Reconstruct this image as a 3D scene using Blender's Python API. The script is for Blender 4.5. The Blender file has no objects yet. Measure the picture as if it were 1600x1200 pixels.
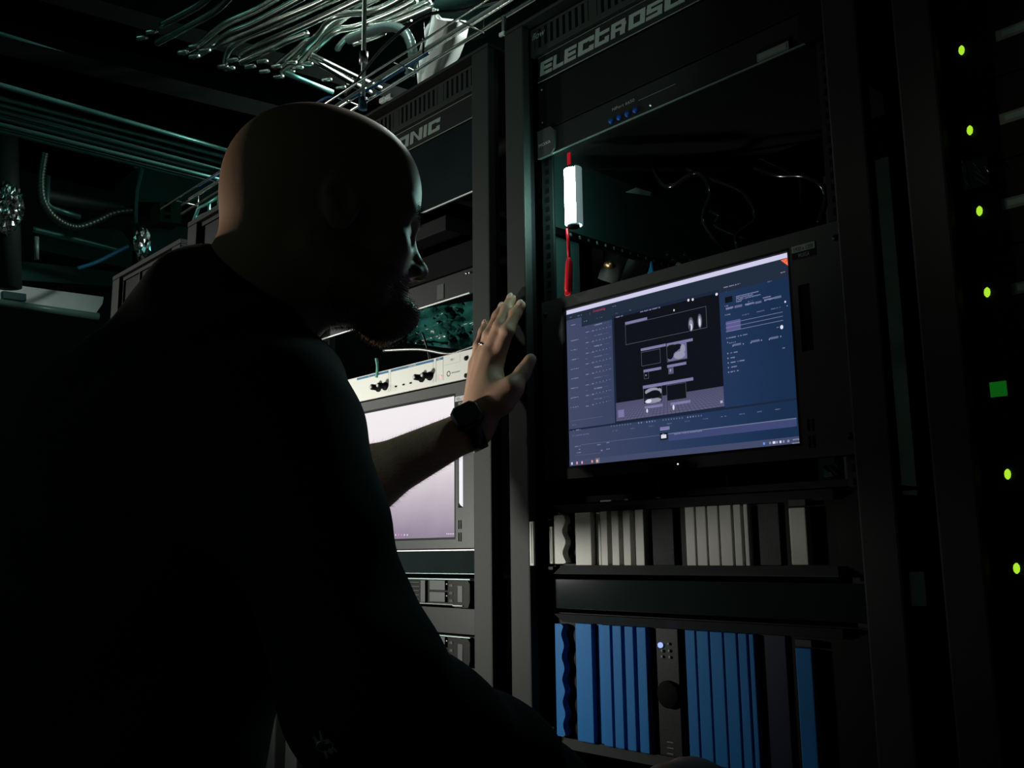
import bpy, bmesh, math, random
import numpy as np
from mathutils import Vector, Matrix
random.seed(7)
C = bpy.context.scene.collection
SC = bpy.context.scene
Z0 = 1.27                      # height of the camera's level above the floor
# ---------------------------------------------------------------- camera
FPX, YAW, PITCH, ROLL = 1483.06, 0.75363, 0.175105, -0.0121296
CAM = Vector((0, -0.98496, -0.009355))
_f = Vector((-math.cos(YAW)*math.cos(PITCH), math.sin(YAW)*math.cos(PITCH), math.sin(PITCH)))
_r = Vector((math.sin(YAW), math.cos(YAW), 0)); _u = _r.cross(_f)
_c, _s = math.cos(ROLL), math.sin(ROLL)
RI, UP, FW = _c*_r+_s*_u, _c*_u-_s*_r, _f
def ray(px, py): return FW + RI*((px-800)/FPX) - UP*((py-600)/FPX)
def ony(px, py, y=0.): d = ray(px, py); return CAM + d*((y-CAM.y)/d.y)
def onx(px, py, x): d = ray(px, py); return CAM + d*((x-CAM.x)/d.x)
def onz(px, py, z): d = ray(px, py); return CAM + d*((z-CAM.z)/d.z)
def atd(px, py, t): return CAM + ray(px, py)*t
def proj(P):
    q = Vector(P)-CAM; d = q.dot(FW); return (800+FPX*q.dot(RI)/d, 600-FPX*q.dot(UP)/d)
cd = bpy.data.cameras.new('camera'); cd.sensor_width = 36; cd.lens = FPX/1600*36; cd.clip_start = .02
cam = bpy.data.objects.new('camera', cd); C.objects.link(cam); SC.camera = cam
M = Matrix((RI, UP, -FW)).transposed().to_4x4(); M.translation = CAM+Vector((0, 0, Z0)); cam.matrix_world = M
SC.view_settings.view_transform = 'Standard'; SC.view_settings.look = 'None'
SC.view_settings.exposure = 0; SC.view_settings.gamma = 1; SC.view_settings.use_curve_mapping = False
SC.cycles.use_denoising = True
# ---------------------------------------------------------------- materials
MATS = {}
def mat(name, col, rough=.5, metal=0., bump=0., bscale=200., var=0., emit=None, estr=0., spec=.22):
    if name in MATS: return MATS[name]
    m = bpy.data.materials.new(name); m.use_nodes = True; n = m.node_tree; b = n.nodes['Principled BSDF']
    b.inputs['Base Color'].default_value = (*col, 1); b.inputs['Roughness'].default_value = rough
    b.inputs['Metallic'].default_value = metal; b.inputs['Specular IOR Level'].default_value = spec
    tc = n.nodes.new('ShaderNodeTexCoord')
    nz = n.nodes.new('ShaderNodeTexNoise'); nz.inputs['Scale'].default_value = bscale; nz.inputs['Detail'].default_value = 3
    n.links.new(tc.outputs['Object'], nz.inputs['Vector'])
    mr = n.nodes.new('ShaderNodeMapRange'); mr.inputs['To Min'].default_value = max(.02, rough-.06); mr.inputs['To Max'].default_value = min(1, rough+.06)
    n.links.new(nz.outputs['Fac'], mr.inputs['Value']); n.links.new(mr.outputs['Result'], b.inputs['Roughness'])
    if var:
        n2 = n.nodes.new('ShaderNodeTexNoise'); n2.inputs['Scale'].default_value = 9; n2.inputs['Detail'].default_value = 4
        n.links.new(tc.outputs['Object'], n2.inputs['Vector'])
        mx = n.nodes.new('ShaderNodeMix'); mx.data_type = 'RGBA'
        mx.inputs['A'].default_value = (*[c*(1-var) for c in col], 1); mx.inputs['B'].default_value = (*[min(1, c*(1+var)) for c in col], 1)
        n.links.new(n2.outputs['Fac'], mx.inputs['Factor']); n.links.new(mx.outputs['Result'], b.inputs['Base Color'])
    if bump:
        bp = n.nodes.new('ShaderNodeBump'); bp.inputs['Strength'].default_value = bump; bp.inputs['Distance'].default_value = .0006
        n.links.new(nz.outputs['Fac'], bp.inputs['Height']); n.links.new(bp.outputs['Normal'], b.inputs['Normal'])
    if emit: b.inputs['Emission Color'].default_value = (*emit, 1); b.inputs['Emission Strength'].default_value = estr
    MATS[name] = m; return m
def emis(name, col, s=1.):
    if name in MATS: return MATS[name]
    m = bpy.data.materials.new(name); m.use_nodes = True; n = m.node_tree; n.nodes.clear()
    e = n.nodes.new('ShaderNodeEmission'); e.inputs[0].default_value = (*col, 1); e.inputs[1].default_value = s
    o = n.nodes.new('ShaderNodeOutputMaterial'); n.links.new(e.outputs[0], o.inputs[0]); MATS[name] = m; return m
POST = mat('powder_coated_steel', (.0175, .0215, .0195), .6, 0, .5, 1500)
PANEL = mat('black_panel', (.0075, .0095, .009), .5, 0, .2, 900)
SATIN = mat('satin_black', (.0035, .004, .004), .55, spec=.12)
GLOSS = mat('gloss_black', (.009, .014, .014), .08, bscale=2., var=.3, spec=.3)
BEZEL = mat('monitor_bezel', (.038, .042, .041), .45, 0, .2, 1200)
DARK = mat('dark_interior', (.0025, .003, .003), .7, spec=.05)
PRINT = mat('printed_grey', (.21, .25, .23), .6)
PRINTW = mat('printed_white', (.42, .44, .42), .6)
SILVER = mat('brushed_silver', (.55, .57, .55), .32, 1., .2, 400)
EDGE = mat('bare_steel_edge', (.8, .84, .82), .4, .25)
CHALK = mat('audio_panel_white', (.56, .57, .53), .55, 0, .1, 600)
GREYMOD = mat('grey_plastic', (.5, .5, .46), .5, 0, .1, 500)
BLUEMOD = mat('blue_plastic', (.003, .145, .42), .6, 0, .1, 500)
RED = mat('red_plastic', (.5, .008, .02), .4, emit=(.5, .0, .01), estr=0.0)
PIPE = mat('galvanised_conduit', (.62, .68, .63), .24, 1., 0, 200, var=.2)
TEALST = mat('painted_strut', (.2, .28, .26), .5, .4, .2, 80, var=.3)
# ---------------------------------------------------------------- mesh builder (metres, z measured from camera level)
class MB:
    def __init__(s): s.v = []; s.f = []; s.m = []; s.sm = []; s.mats = []
    def mi(s, m):
        if m not in s.mats: s.mats.append(m)
        return s.mats.index(m)
    def add(s, vs, fs, m, smooth=False):
        o = len(s.v); s.v += [tuple(v) for v in vs]; k = s.mi(m)
        for f in fs: s.f.append(tuple(i+o for i in f)); s.m.append(k); s.sm.append(smooth)
        return s
    def box(s, x0, x1, y0, y1, z0, z1, m, bev=0.):
        if x0 > x1: x0, x1 = x1, x0
        if y0 > y1: y0, y1 = y1, y0
        if z0 > z1: z0, z1 = z1, z0
        if not bev:
            vs = [(x, y, z) for x in (x0, x1) for y in (y0, y1) for z in (z0, z1)]
            return s.add(vs, [(0, 1, 3, 2), (4, 6, 7, 5), (0, 4, 5, 1), (2, 3, 7, 6), (0, 2, 6, 4), (1, 5, 7, 3)], m)
        bm = bmesh.new(); bmesh.ops.create_cube(bm, size=1)
        for v in bm.verts: v.co = ((x0+x1)/2+v.co.x*(x1-x0), (y0+y1)/2+v.co.y*(y1-y0), (z0+z1)/2+v.co.z*(z1-z0))
        bmesh.ops.bevel(bm, geom=bm.edges[:], offset=min(bev, .45*min(x1-x0, y1-y0, z1-z0)), segments=2, profile=.6, affect='EDGES')
        return s.bm(bm, m)
    def bm(s, bm, m, smooth=False):
        bm.verts.ensure_lookup_table(); bm.verts.index_update()
        s.add([v.co[:] for v in bm.verts], [[v.index for v in f.verts] for f in bm.faces], m, smooth); bm.free(); return s
    def tube(s, pts, r, m, n=10, caps=True, rs=None):
        pts = [Vector(p) for p in pts]; vs = []; up = Vector((.13, .21, 1)).normalized()
        for i, p in enumerate(pts):
            a = pts[max(0, i-1)]; b = pts[min(len(pts)-1, i+1)]; t = (b-a).normalized()
            x = t.cross(up)
            if x.length < .2: x = t.cross(Vector((1, 0, 0)))
            x.normalize(); y = t.cross(x); rr = rs[i] if rs else r
            vs += [p+(x*math.cos(k*2*math.pi/n)+y*math.sin(k*2*math.pi/n))*rr for k in range(n)]
        fs = [(i*n+k, i*n+(k+1) % n, (i+1)*n+(k+1) % n, (i+1)*n+k) for i in range(len(pts)-1) for k in range(n)]
        if caps: fs += [tuple(range(n-1, -1, -1)), tuple(range((len(pts)-1)*n, len(pts)*n))]
        return s.add(vs, fs, m, True)
    def prism(s, poly, y0, y1, m):            # polygon in (x, z), extruded in y
        n = len(poly); vs = [(x, y0, z) for x, z in poly]+[(x, y1, z) for x, z in poly]
        return s.add(vs, [tuple(range(n)), tuple(range(2*n-1, n-1, -1))]+[(i, i+n, (i+1) % n+n, (i+1) % n) for i in range(n)], m)
    def rect(s, x0, x1, z0, z1, y, m):        # flat rectangle facing the aisle
        return s.add([(x0, y, z0), (x1, y, z0), (x1, y, z1), (x0, y, z1)], [(0, 1, 2, 3)], m)
    def text(s, body, x, z, h, y, m, wid=None, shear=0.):
        cu = bpy.data.curves.new('t', 'FONT'); cu.body = body; cu.size = 1; cu.resolution_u = 3
        o = bpy.data.objects.new('t', cu); C.objects.link(o); bpy.context.view_layer.update()
        me = o.to_mesh(); vs = [v.co.copy() for v in me.vertices]; fs = [list(p.vertices) for p in me.polygons]
        o.to_mesh_clear(); bpy.data.objects.remove(o); bpy.data.curves.remove(cu)
        if not vs: return s
        w = max(v.x for v in vs); hh = max(v.y for v in vs); k = h/hh; kx = (wid/w) if wid else k
        return s.add([(x+v.x*kx+shear*v.y*k, y, z+v.y*k) for v in vs], fs, m)
    def build(s, name, parent=None, label=None, cat=None, group=None, kind=None, bevel=0.):
        me = bpy.data.meshes.new(name); o = bpy.data.objects.new(name, me)
        off = Vector((0, 0, Z0))
        if parent is not None: off = off-world_loc(parent)
        org = Vector((0, 0, 0))
        if parent is None and s.v:
            a = np.array(s.v); org = Vector(((a[:, 0].min()+a[:, 0].max())/2, (a[:, 1].min()+a[:, 1].max())/2, a[:, 2].min()+Z0))
        me.from_pydata([tuple(Vector(v)+off-org) for v in s.v], [], s.f); o.location = org
        for m in s.mats: me.materials.append(m)
        me.polygons.foreach_set('material_index', s.m); me.polygons.foreach_set('use_smooth', s.sm)
        me.validate(); me.update()
        C.objects.link(o)
        if parent is not None: o.parent = parent
        return tag(o, label, cat, group, kind)
def world_loc(o):
    l = o.location.copy()
    while o.parent: o = o.parent; l += o.location
    return l
def tag(o, label=None, cat=None, group=None, kind=None):
    for k, v in (('label', label), ('category', cat), ('group', group), ('kind', kind)):
        if v: o[k] = v
    return o
def thing(name, label, cat, loc, group=None):
    o = bpy.data.objects.new(name, None); o.empty_display_size = .02; C.objects.link(o)
    o.location = Vector(loc)+Vector((0, 0, Z0)); return tag(o, label, cat, group)
# ================================================================ racks
TOP = .806
def rack(cx, label, top=TOP, left_side='full', right_side=False, slots=True, logo=False):
    t = thing('server_rack', label, 'rack', (cx, .4, -Z0))
    for s in (-1, 1):
        b = MB(); a, c = sorted((cx+s*.249, cx+s*.290))
        b.box(a, c, -.030, -.0145, -Z0+.06, top, POST, .0025)
        b.build('front_post', t)
        b = MB(); b.box(a+.004, c-.004, -.0145, -.004, -Z0+.06, top-.004, SATIN); b.build('post_liner', t)
        b = MB(); b.box(a, c, .86, .9, -Z0+.06, top, POST); b.build('rear_post', t)
        b = MB(); x0, x1 = sorted((cx+s*.222, cx+s*.2445)); b.box(x0, x1, .004, .006, -Z0+.08, top-.1, PANEL)
        x0, x1 = sorted((cx+s*.2425, cx+s*.2445)); b.box(x0, x1, .006, .03, -Z0+.08, top-.1, PANEL)
        z = -Z0+.1
        while z < top-.12:
            b.box(cx+s*.2325-.004, cx+s*.2325+.004, .0033, .0041, z, z+.008, DARK); z += .0148
        b.build('mounting_rail', t)
    b = MB(); b.box(cx-.29, cx+.29, -.03, .9, top+.0005, top+.006, POST, .001); b.build('top_cover', t)
    b = MB(); b.box(cx-.29, cx+.29, -.03, .9, -Z0+.0, -Z0+.0595, SATIN, .004); b.build('base', t)
    for s, on in ((-1, left_side), (1, right_side)):
        if not on: continue
        x = cx+s*.288; z0 = -Z0+.06 if on == 'full' else .505
        b = MB(); b.box(x-.002, x+.002, .031, .858, z0, top-.001, DARK if on == 'full' else SIDE)
        if on != 'full': b.box(x-.002, x+.002, .0, .858, -Z0+.06, .33, DARK); b.box(x-.002, x+.002, .0, .0305, .3301, top-.001, SIDE); b.box(x-.002, x+.002, .031, .13, .3301, .5049, SIDE)
        b.build('side_panel', t)
    # slotted vent panel at the very top
    if slots:
        b = MB(); z0, z1 = top-.049, top-.002; x0, x1 = cx-.2485, cx+.2485
        b.box(x0, x1, -.012, -.004, z1-.005, z1, POST, .001); b.box(x0, x1, -.012, -.004, z0, z0+.010, POST, .001)
        n = 38; w = (x1-x0)/n
        for i in range(n+1):
            wide = .0035 if i % 10 else .008
            b.box(max(x0, x0+i*w-wide), min(x1, x0+i*w+wide), -.011, -.005, z0+.01, z1-.005, POST)
        b.box(x0, x1, -.003, -.001, z0, z1, DARK)
        if logo: b.text('flow', x0+.003, z1-.020, .011, -.0121, PRINT, shear=.3)
        b.build('vent_panel', t)
    return t
SIDE = mat('side_sheet', (.035, .075, .07), .45, 0, .2, 300)
CR, CL, CT = -.736, -1.356, -.116
rackR = rack(CR, 'tall black open server rack holding the blue-lit screen, behind the raised hand', left_side='part', right_side='full', logo=True)
rackL = rack(CL, 'black server rack behind the man, holding the bright white screen', left_side='full')
rackT = rack(CT, 'unlit black server rack with green status lights at the right edge', left_side='full', right_side='full')
# perforated depth rail inside the middle rack
b = MB(); b.box(-1.02, -1.012, .04, .85, .492, .504, DARK)
for i in range(24): b.tube([(-1.0119, .10+i*.0215, .4985), (-1.0113, .10+i*.0215, .4985)], .0032, PRINT, 8)
b.build('depth_rail', rackR)
for k, (x0, x1, ztop, nm) in enumerate(((-2.185, -1.685, .792, 'next to'), (-2.67, -2.225, .762, 'furthest from'))):
    cx = (x0+x1)/2; hw = (x1-x0)/2
    t = thing('server_rack', ['dark server rack whose top frame shows left of the bald head', 'farthest server rack of the row, its top frame nearest the left edge'][k], 'rack', (cx, .4, -Z0))
    for s in (-1, 1):
        b = MB(); a, c = sorted((cx+s*(hw-.05), cx+s*hw)); b.box(a, c, -.03, .02, -Z0+.06, ztop, BEZEL if 0 else POST, .003); b.build('front_post', t)
        b = MB(); b.box(a, c, .86, .9, -Z0+.06, ztop, POST); b.build('rear_post', t)
    b = MB(); b.box(x0+.0505, x1-.0505, -.014, -.004, ztop-.085, ztop-.0, PANEL, .001)
    for zz in (ztop-.085, ztop-.010): b.box(x0+.0505, x1-.0505, -.02, -.0145, zz, zz+.010, POST, .001)
    for i in range(4):
        xx = x0+.051+i*(x1-x0-.106)/3; b.box(xx, xx+.006, -.0195, -.0145, ztop-.075, ztop-.010, POST)
    b.build('vent_panel', t)
    b = MB(); b.box(x0, x1, -.03, .9, ztop+.0005, ztop+.012, POST); b.build('top_cover', t)
    b = MB(); b.box(x0, x1, -.03, .9, -Z0, -Z0+.0595, SATIN); b.build('base', t)
    b = MB(); b.box(x0+.051, x1-.051, 0, .01, -Z0+.06, ztop-.09, SATIN); b.build('front_door', t)
# ---------------------------------------------------------------- block lettering of the name panels
def stroke_letters():
    t = .25; L = {}
    L['E'] = [(0, 0, 1, t-.02), (0, .38, .95, .62), (0, 1-t+.02, 1, 1), (0, t-.02, .3, .38), (0, .62, .3, 1-t+.02)]
    L['L'] = [(0, 0, 1, t), (0, t, .3, 1)]
    L['C'] = [(.0, t, .3, 1-t), (.0, 0, 1, t), (.0, 1-t, 1, 1), (.7, t, 1, .38), (.7, .66, 1, 1-t)]
    L['t'] = [(0, t, .3, 1.28), (.0, 0, 1, t), (.3, .68, 1, .92), (.7, t, 1, .42)]
    L['R'] = [(0, 0, .3, 1), (.3, 1-t, .94, 1), (.7, .54, 1, 1-t), (.3, .34, .96, .54), (.62, 0, .95, .34)]
    L['O'] = [(0, t, .3, 1-t), (.7, t, 1, 1-t), (.0, 0, 1, t), (.0, 1-t, 1, 1)]
    L['S'] = [(0, 0, .98, t-.02), (.7, t-.02, .98, .38), (.02, .38, .98, .62), (.02, .62, .3, 1-t+.02), (.04, 1-t+.02, 1, 1)]
    L['N'] = [(0, 0, .28, 1), (.72, 0, 1, 1)]
    L['I'] = [(0, 0, 1, 1)]
    return L
LET = stroke_letters()
WX = [('E', -.9728, -.9467), ('L', -.9446, -.9226), ('E', -.9206, -.8959), ('C', -.8921, -.8601), ('t', -.8581, -.8303), ('R', -.8267, -.7983), ('O', -.7933, -.7632),
      ('S', -.7612, -.7321), ('O', -.7288, -.6940), ('N', -.6900, -.6540), ('I', -.6505, -.6410), ('C', -.6370, -.6035)]
def name_panel(dx, label, clear=None):
    t = thing('name_panel', label, 'rack panel', (CR+dx, 0, .736), 'name panels across the rack tops')
    b = MB(); x0, x1 = CR+dx-.2413, CR+dx+.2413
    b.box(x0, x1, -.003, .002, .7135, .7565, PANEL, .0008)
    b.box(x0, x1, -.0042, -.0031, .7135, .7145, PRINT); b.box(x0, x1, -.0042, -.0031, .7555, .7565, PRINT)
    b.build('plate', t)
    b = MB(); z0, h = .7232, .0225
    for ch, a, c in WX:
        w = c-a; sh = .10*h
        for (u0, v0, u1, v1) in LET[ch]:
            q = [(a+dx+u*w+sh*v, z0+v*h) for u, v in ((u0, v0), (u1, v0), (u1, v1), (u0, v1))]
            b.prism(q, -.0040, -.00301, PRINT)
        if ch == 'N':
            q = [(a+dx+u*w+sh*v, z0+v*h) for u, v in ((.28, .70), (.5, .36), (.72, 0), (.72, .32), (.45, .72), (.28, 1))]
            b.prism(q, -.0040, -.00301, PRINT)
    b.build('lettering', t, 'pale grey block letters reading ELECTROSONIC')
    return t
name_panel(0, 'black name panel reading ELECTROSONIC above the blue-lit screen')
name_panel(-.62, 'black name panel on the rack behind the head, only its last letters showing')
def blank(name, cx, z0, z1, m, label, cat='rack panel', y=0., trim=None, bev=.001, screws=True):
    t = thing(name, label, cat, (cx, y, z0)); b = MB(); b.box(cx-.2413, cx+.2413, y-.003, y+.002, z0, z1, m, bev); b.build('plate', t)
    if trim: b = MB(); b.box(cx-.2413, cx+.2405, y-.0052, y-.0031, z0, z0+.0016, trim); b.build('edge_strip', t, 'bright bare metal edge')
    if screws:
        for s in (-1, 1):
            for zz in (z0+.012, z1-.012):
                b = MB(); b.tube([(cx+s*.2325, y-.0031, zz), (cx+s*.2325, y-.0051, zz)], .0042, SATIN, 12); b.tube([(cx+s*.2325, y-.0052, zz), (cx+s*.2325, y-.0056, zz)], .0015, PRINT, 6); b.build('screw', t)
    return t
blank('blank_panel', CR, .632, .711, SATIN, 'plain black blank panel under the large lettering of the middle rack')
blank('blank_panel', CL, .5815, .711, GLOSS, 'glossy black blank panel with bright lower edge, in front of the forehead', trim=EDGE)
# ---------------------------------------------------------------- serial device server of the middle rack
t = thing('serial_device_server', 'black serial device server with four blue buttons, above the work light', 'network device', (CR, 0, .586))
b = MB(); b.box(CR-.215, CR+.215, -.002, .25, .5875, .6305, PANEL, .001); b.box(CR-.215, CR+.215, -.0045, -.0021, .5875, .589, TEALST); b.build('case', t)
b = MB(); pts = [(-.2413, .5866), (-.214, .5866), (-.2065, .594), (-.2065, .624), (-.214, .6315), (-.2413, .6315)]
b.prism([(CR+x, z) for x, z in pts], -.0075, -.0021, BEZEL); b.text('MOXA', CR-.239, .6045, .0048, -.0077, PRINTW, wid=.026); b.build('mounting_ear', t)
b = MB(); b.prism([(CR-x, z) for x, z in pts][::-1], -.0075, -.0021, SATIN); b.build('mounting_ear', t)
b = MB(); b.text('NPort 6650', CR-.094, .6135, .0046, -.0023, PRINT, wid=.042); b.rect(CR-.045, CR+.02, .6115, .6120, -.0023, PRINT); b.build('lettering', t)
BLUEB = mat('blue_button', (.004, .05, .25), .4, emit=(.0, .05, .3), estr=.04)
for i in range(4):
    p = ony(955+i*12.7, 189.5-i*5.6, -.004); b = MB(); b.tube([(p.x, -.0021, p.z), (p.x, -.006, p.z)], .0040, BLUEB, 16); b.build('button', t)
b = MB(); p = ony(1016, 165, -.003); b.tube([(p.x, -.0021, p.z), (p.x, -.004, p.z)], .0009, emis('tiny_led', (.5, .6, .6), 1), 8); b.build('status_light', t)
# label holder further right
p0, p1 = ony(1184, 92, -.004), ony(1233, 66, -.004)
t = thing('label_strip', 'short pale label strip high on the right of the middle rack', 'label', (p0.x, -.004, p0.z-.005))
b = MB(); b.box(p0.x, p1.x, -.006, -.0035, p0.z-.005, p0.z+.005, mat('label_paper', (.15, .19, .17), .6)); b.box(p0.x-.001, p1.x+.001, -.0035, .003, p0.z-.0065, p0.z+.012, SATIN); b.build('holder', t)
b = MB(); b.box(p0.x+.003, p1.x-.003, -.0064, -.0061, p0.z-.0035, p0.z+.0035, PRINT); b.build('paper', t)
# ---------------------------------------------------------------- work light hanging in the middle rack
lt = ony(893, 264, -.012); lb = ony(897, 352, -.012)
t = thing('work_light', 'glowing white tube work light hanging on red straps inside the middle rack', 'lamp', (lb.x, -.012, lb.z))
X, zt, zb = (lt.x+lb.x)/2, lt.z, lb.z
def arc(a0, a1, r, n=14): return [(X+r*1.2*math.cos(math.radians(a0+(a1-a0)*i/n)), -.012+r*1.2*math.sin(math.radians(a0+(a1-a0)*i/n))) for i in range(n+1)]
b = MB(); A = arc(150, 330, .0100, 20); n = len(A); vs = [(x, y, z) for z in (zb+.002, zt-.002) for x, y in A]
b.add(vs, [(i, i+1, i+1+n, i+n) for i in range(n-1)]+[tuple(range(n))[::-1], tuple(range(n, 2*n)), (0, n, 2*n-1, n-1)], emis('lamp_tube', (.55, 1., .92), 70.), True)
b.build('light_tube', t, 'glowing white tube')
b = MB(); O = arc(-30, 150, .0118, 16); I = arc(150, -30, .0102, 16); P = O+I; k = len(P)
b.add([(x, y, z) for z in (zb, zt) for x, y in P], [tuple(range(k))[::-1], tuple(range(k, 2*k))]+[(i, (i+1) % k, (i+1) % k+k, i+k) for i in range(k)], mat('housing_added_glow', (.4, .45, .45), .4, emit=(.35, .5, .5), estr=.35))  # weak glow given to the housing, imitating light from the tube
for z in (zb-.003, zt-.0018): b.tube([(X, -.012, z), (X, -.012, z+.0045)], .0095, SATIN, 20)
b.build('housing', t, 'silver metal housing')
RED2 = mat('red_strap', (.8, .012, .03), .35)
q = ony(884, 243, -.012)
b = MB(); b.box(X-.0085, X-.001, -.0135, -.0115, zt+.0028, q.z+.002, RED2, .0008); b.build('upper_strap', t)
q1, q2, q3 = ony(888, 352, -.012), ony(889, 405, -.012), ony(888, 458, -.012)
b = MB(); b.tube([(q1.x, -.014, zb-.003), (q1.x+.001, -.014, (q1.z+q2.z)/2), (q2.x, -.012, q2.z)], .0026, RED2, 8)
b.tube([(q2.x, -.012, q2.z+.002), (q2.x, -.012, q2.z-.006), (q3.x+.0005, -.012, q3.z+.006), (q3.x+.0005, -.012, q3.z)], .0048, RED2, 12, rs=[.003, .0052, .0060, .0052])
b.tube([(q3.x+.006*math.cos(a), -.012, q3.z-.0+.003*math.sin(a)) for a in [i*math.pi/6 for i in range(13)]], .0013, RED2, 8)
b.build('lower_handle', t)
# ================================================================ monitors
S0 = ony(892, 730); SX0, SZ0 = -.9314, .1094; SW, SH = .3664, .229
def vgrad(name, stops, axis='Z', lo=0., hi=1., s=1.):
    """picture content of a screen: colour ramp along an axis of the object"""
    m = bpy.data.materials.new(name); m.use_nodes = True; n = m.node_tree; n.nodes.clear()
    tc = n.nodes.new('ShaderNodeTexCoord'); sp = n.nodes.new('ShaderNodeSeparateXYZ'); mr = n.nodes.new('ShaderNodeMapRange')
    mr.inputs['From Min'].default_value = lo; mr.inputs['From Max'].default_value = hi
    n.links.new(tc.outputs['Object'], sp.inputs[0]); n.links.new(sp.outputs[axis], mr.inputs['Value'])
    nz = n.nodes.new('ShaderNodeTexNoise'); nz.inputs['Scale'].default_value = 14; n.links.new(tc.outputs['Object'], nz.inputs['Vector'])
    ma = n.nodes.new('ShaderNodeMath'); ma.operation = 'MULTIPLY_ADD'; ma.inputs[1].default_value = .12; n.links.new(nz.outputs['Fac'], ma.inputs[0]); n.links.new(mr.outputs['Result'], ma.inputs[2])
    cr = n.nodes.new('ShaderNodeValToRGB'); e0 = cr.color_ramp.elements
    while len(e0) < len(stops): e0.new(.5)
    for el, (p, c) in zip(e0, stops): el.position = p; el.color = (*c, 1)
    n.links.new(ma.outputs[0], cr.inputs[0]); e = n.nodes.new('ShaderNodeEmission'); e.inputs[1].default_value = s
    o = n.nodes.new('ShaderNodeOutputMaterial'); n.links.new(cr.outputs[0], e.inputs[0]); n.links.new(e.outputs[0], o.inputs[0]); return m
def monitor(dx, label, white):
    cx = CR+dx; zb, zt = .0915, .3585
    if white: zb, zt = -.0025, .2645
    sx0 = SX0+dx; sz0 = SZ0 if not white else .0150; sx1, sz1 = sx0+SW, sz0+SH
    if white: sx1 = -1.1835; sx0 = sx1-SW
    t = thing('rack_monitor', label, 'monitor', (cx, 0, zb))
    b = MB(); x0, x1 = cx-.2413, cx+.2413; g = .0035
    b.box(x0, x1, -.0046, .0032, zb, sz0-g, BEZEL); b.box(x0, x1, -.0046, .0032, sz1+g, zt, BEZEL)
    b.box(x0, sx0-g, -.0046, .0032, sz0-g, sz1+g, BEZEL)
    gx0, gx1 = (sx1+.011, sx1+.026) if not white else (sx1+.0095, sx1+.0215)
    gz0, gz1 = (sz0+.105, sz1-.045) if not white else (sz0+.046, sz1-.065)
    b.box(sx1+g, gx0, -.0046, .0032, sz0-g, sz1+g, BEZEL); b.box(gx1, x1, -.0046, .0032, sz0-g, sz1+g, BEZEL)
    b.box(gx0, gx1, -.0046, .0032, sz0-g, gz0, BEZEL); b.box(gx0, gx1, -.0046, .0032, gz1, sz1+g, BEZEL)
    b.box(cx-.215, cx+.215, .0041, .055, zb+.004, zt-.004, SATIN)
    b.build('bezel', t)
    # black lip round the glass
    b = MB(); y0, y1 = -.0044, .003
    b.box(sx0-g, sx1+g, y0, y1, sz0-g, sz0, SATIN); b.box(sx0-g, sx1+g, y0, y1, sz1, sz1+g, SATIN); b.box(sx0-g, sx0, y0, y1, sz0, sz1, SATIN); b.box(sx1, sx1+g, y0, y1, sz0, sz1, SATIN)
    b.build('screen_lip', t)
    # recessed side bar; on the white monitor it is given its own glow
    b = MB(); mbar = emis('white_glow_bar', (.95, .93, 1.), .95) if white else DARK
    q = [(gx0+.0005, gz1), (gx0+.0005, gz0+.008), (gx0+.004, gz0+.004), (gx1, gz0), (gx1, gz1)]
    b.prism(q[::-1], -.003, .0035, mbar); b.build('side_bar', t, 'glowing white bar beside the screen' if white else None)
    # spec label
    lx = sx1+(.0065 if not white else .0035); lz = sz1-(-.0015 if not white else .0045)
    b = MB(); b.box(lx, lx+.030, -.0054, -.00461, lz-.0155, lz+.0015, BEZEL)
    b.rect(lx, lx+.030, lz-.0065, lz+.0015, -.0055, PRINT if not white else PRINTW)
    b.rect(lx+.0004, lx+.0296, lz-.0151, lz-.0069, -.0055, SATIN)
    b.text('1920 x 1200', lx+.0022, lz-.0055, .0052, -.0056, SATIN, wid=.0255)
    b.text('WUXGA', lx+.008, lz-.0135, .0050, -.0056, PRINT if not white else PRINTW, wid=.0145)
    b.build('resolution_label', t)
    for i in range(2):
        for j in range(2):
            b = MB(); vx, vz = gx0+.0005+i*.0052, sz0+.0125-j*.0195; b.box(vx, vx+.0030, -.0049, -.00461, vz, vz+.014, DARK); b.build('vent_slot', t)
    b = MB(); b.box(cx-.045, cx+.012, -.012, -.0047, zb+.0005, zb+.010, SATIN, .001)
    b.tube([(cx+.004, -.0121, zb+.006), (cx+.004, -.0126, zb+.006)], .0011, emis('power_led_white', (.8, 1, .95), 1.2), 8); b.tube([(cx-.005, -.0121, zb+.006), (cx-.005, -.0126, zb+.006)], .0008, PRINT, 8); b.build('control_strip', t)
    for s in (-1, 1):
        for zz in (zb+.02, zt-.02):
            b = MB(); b.tube([(cx+s*.2335, -.0047, zz), (cx+s*.2335, -.0066, zz)], .0036, SATIN, 12); b.build('screw', t)
    return t, sx0, sx1, sz0, sz1
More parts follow.
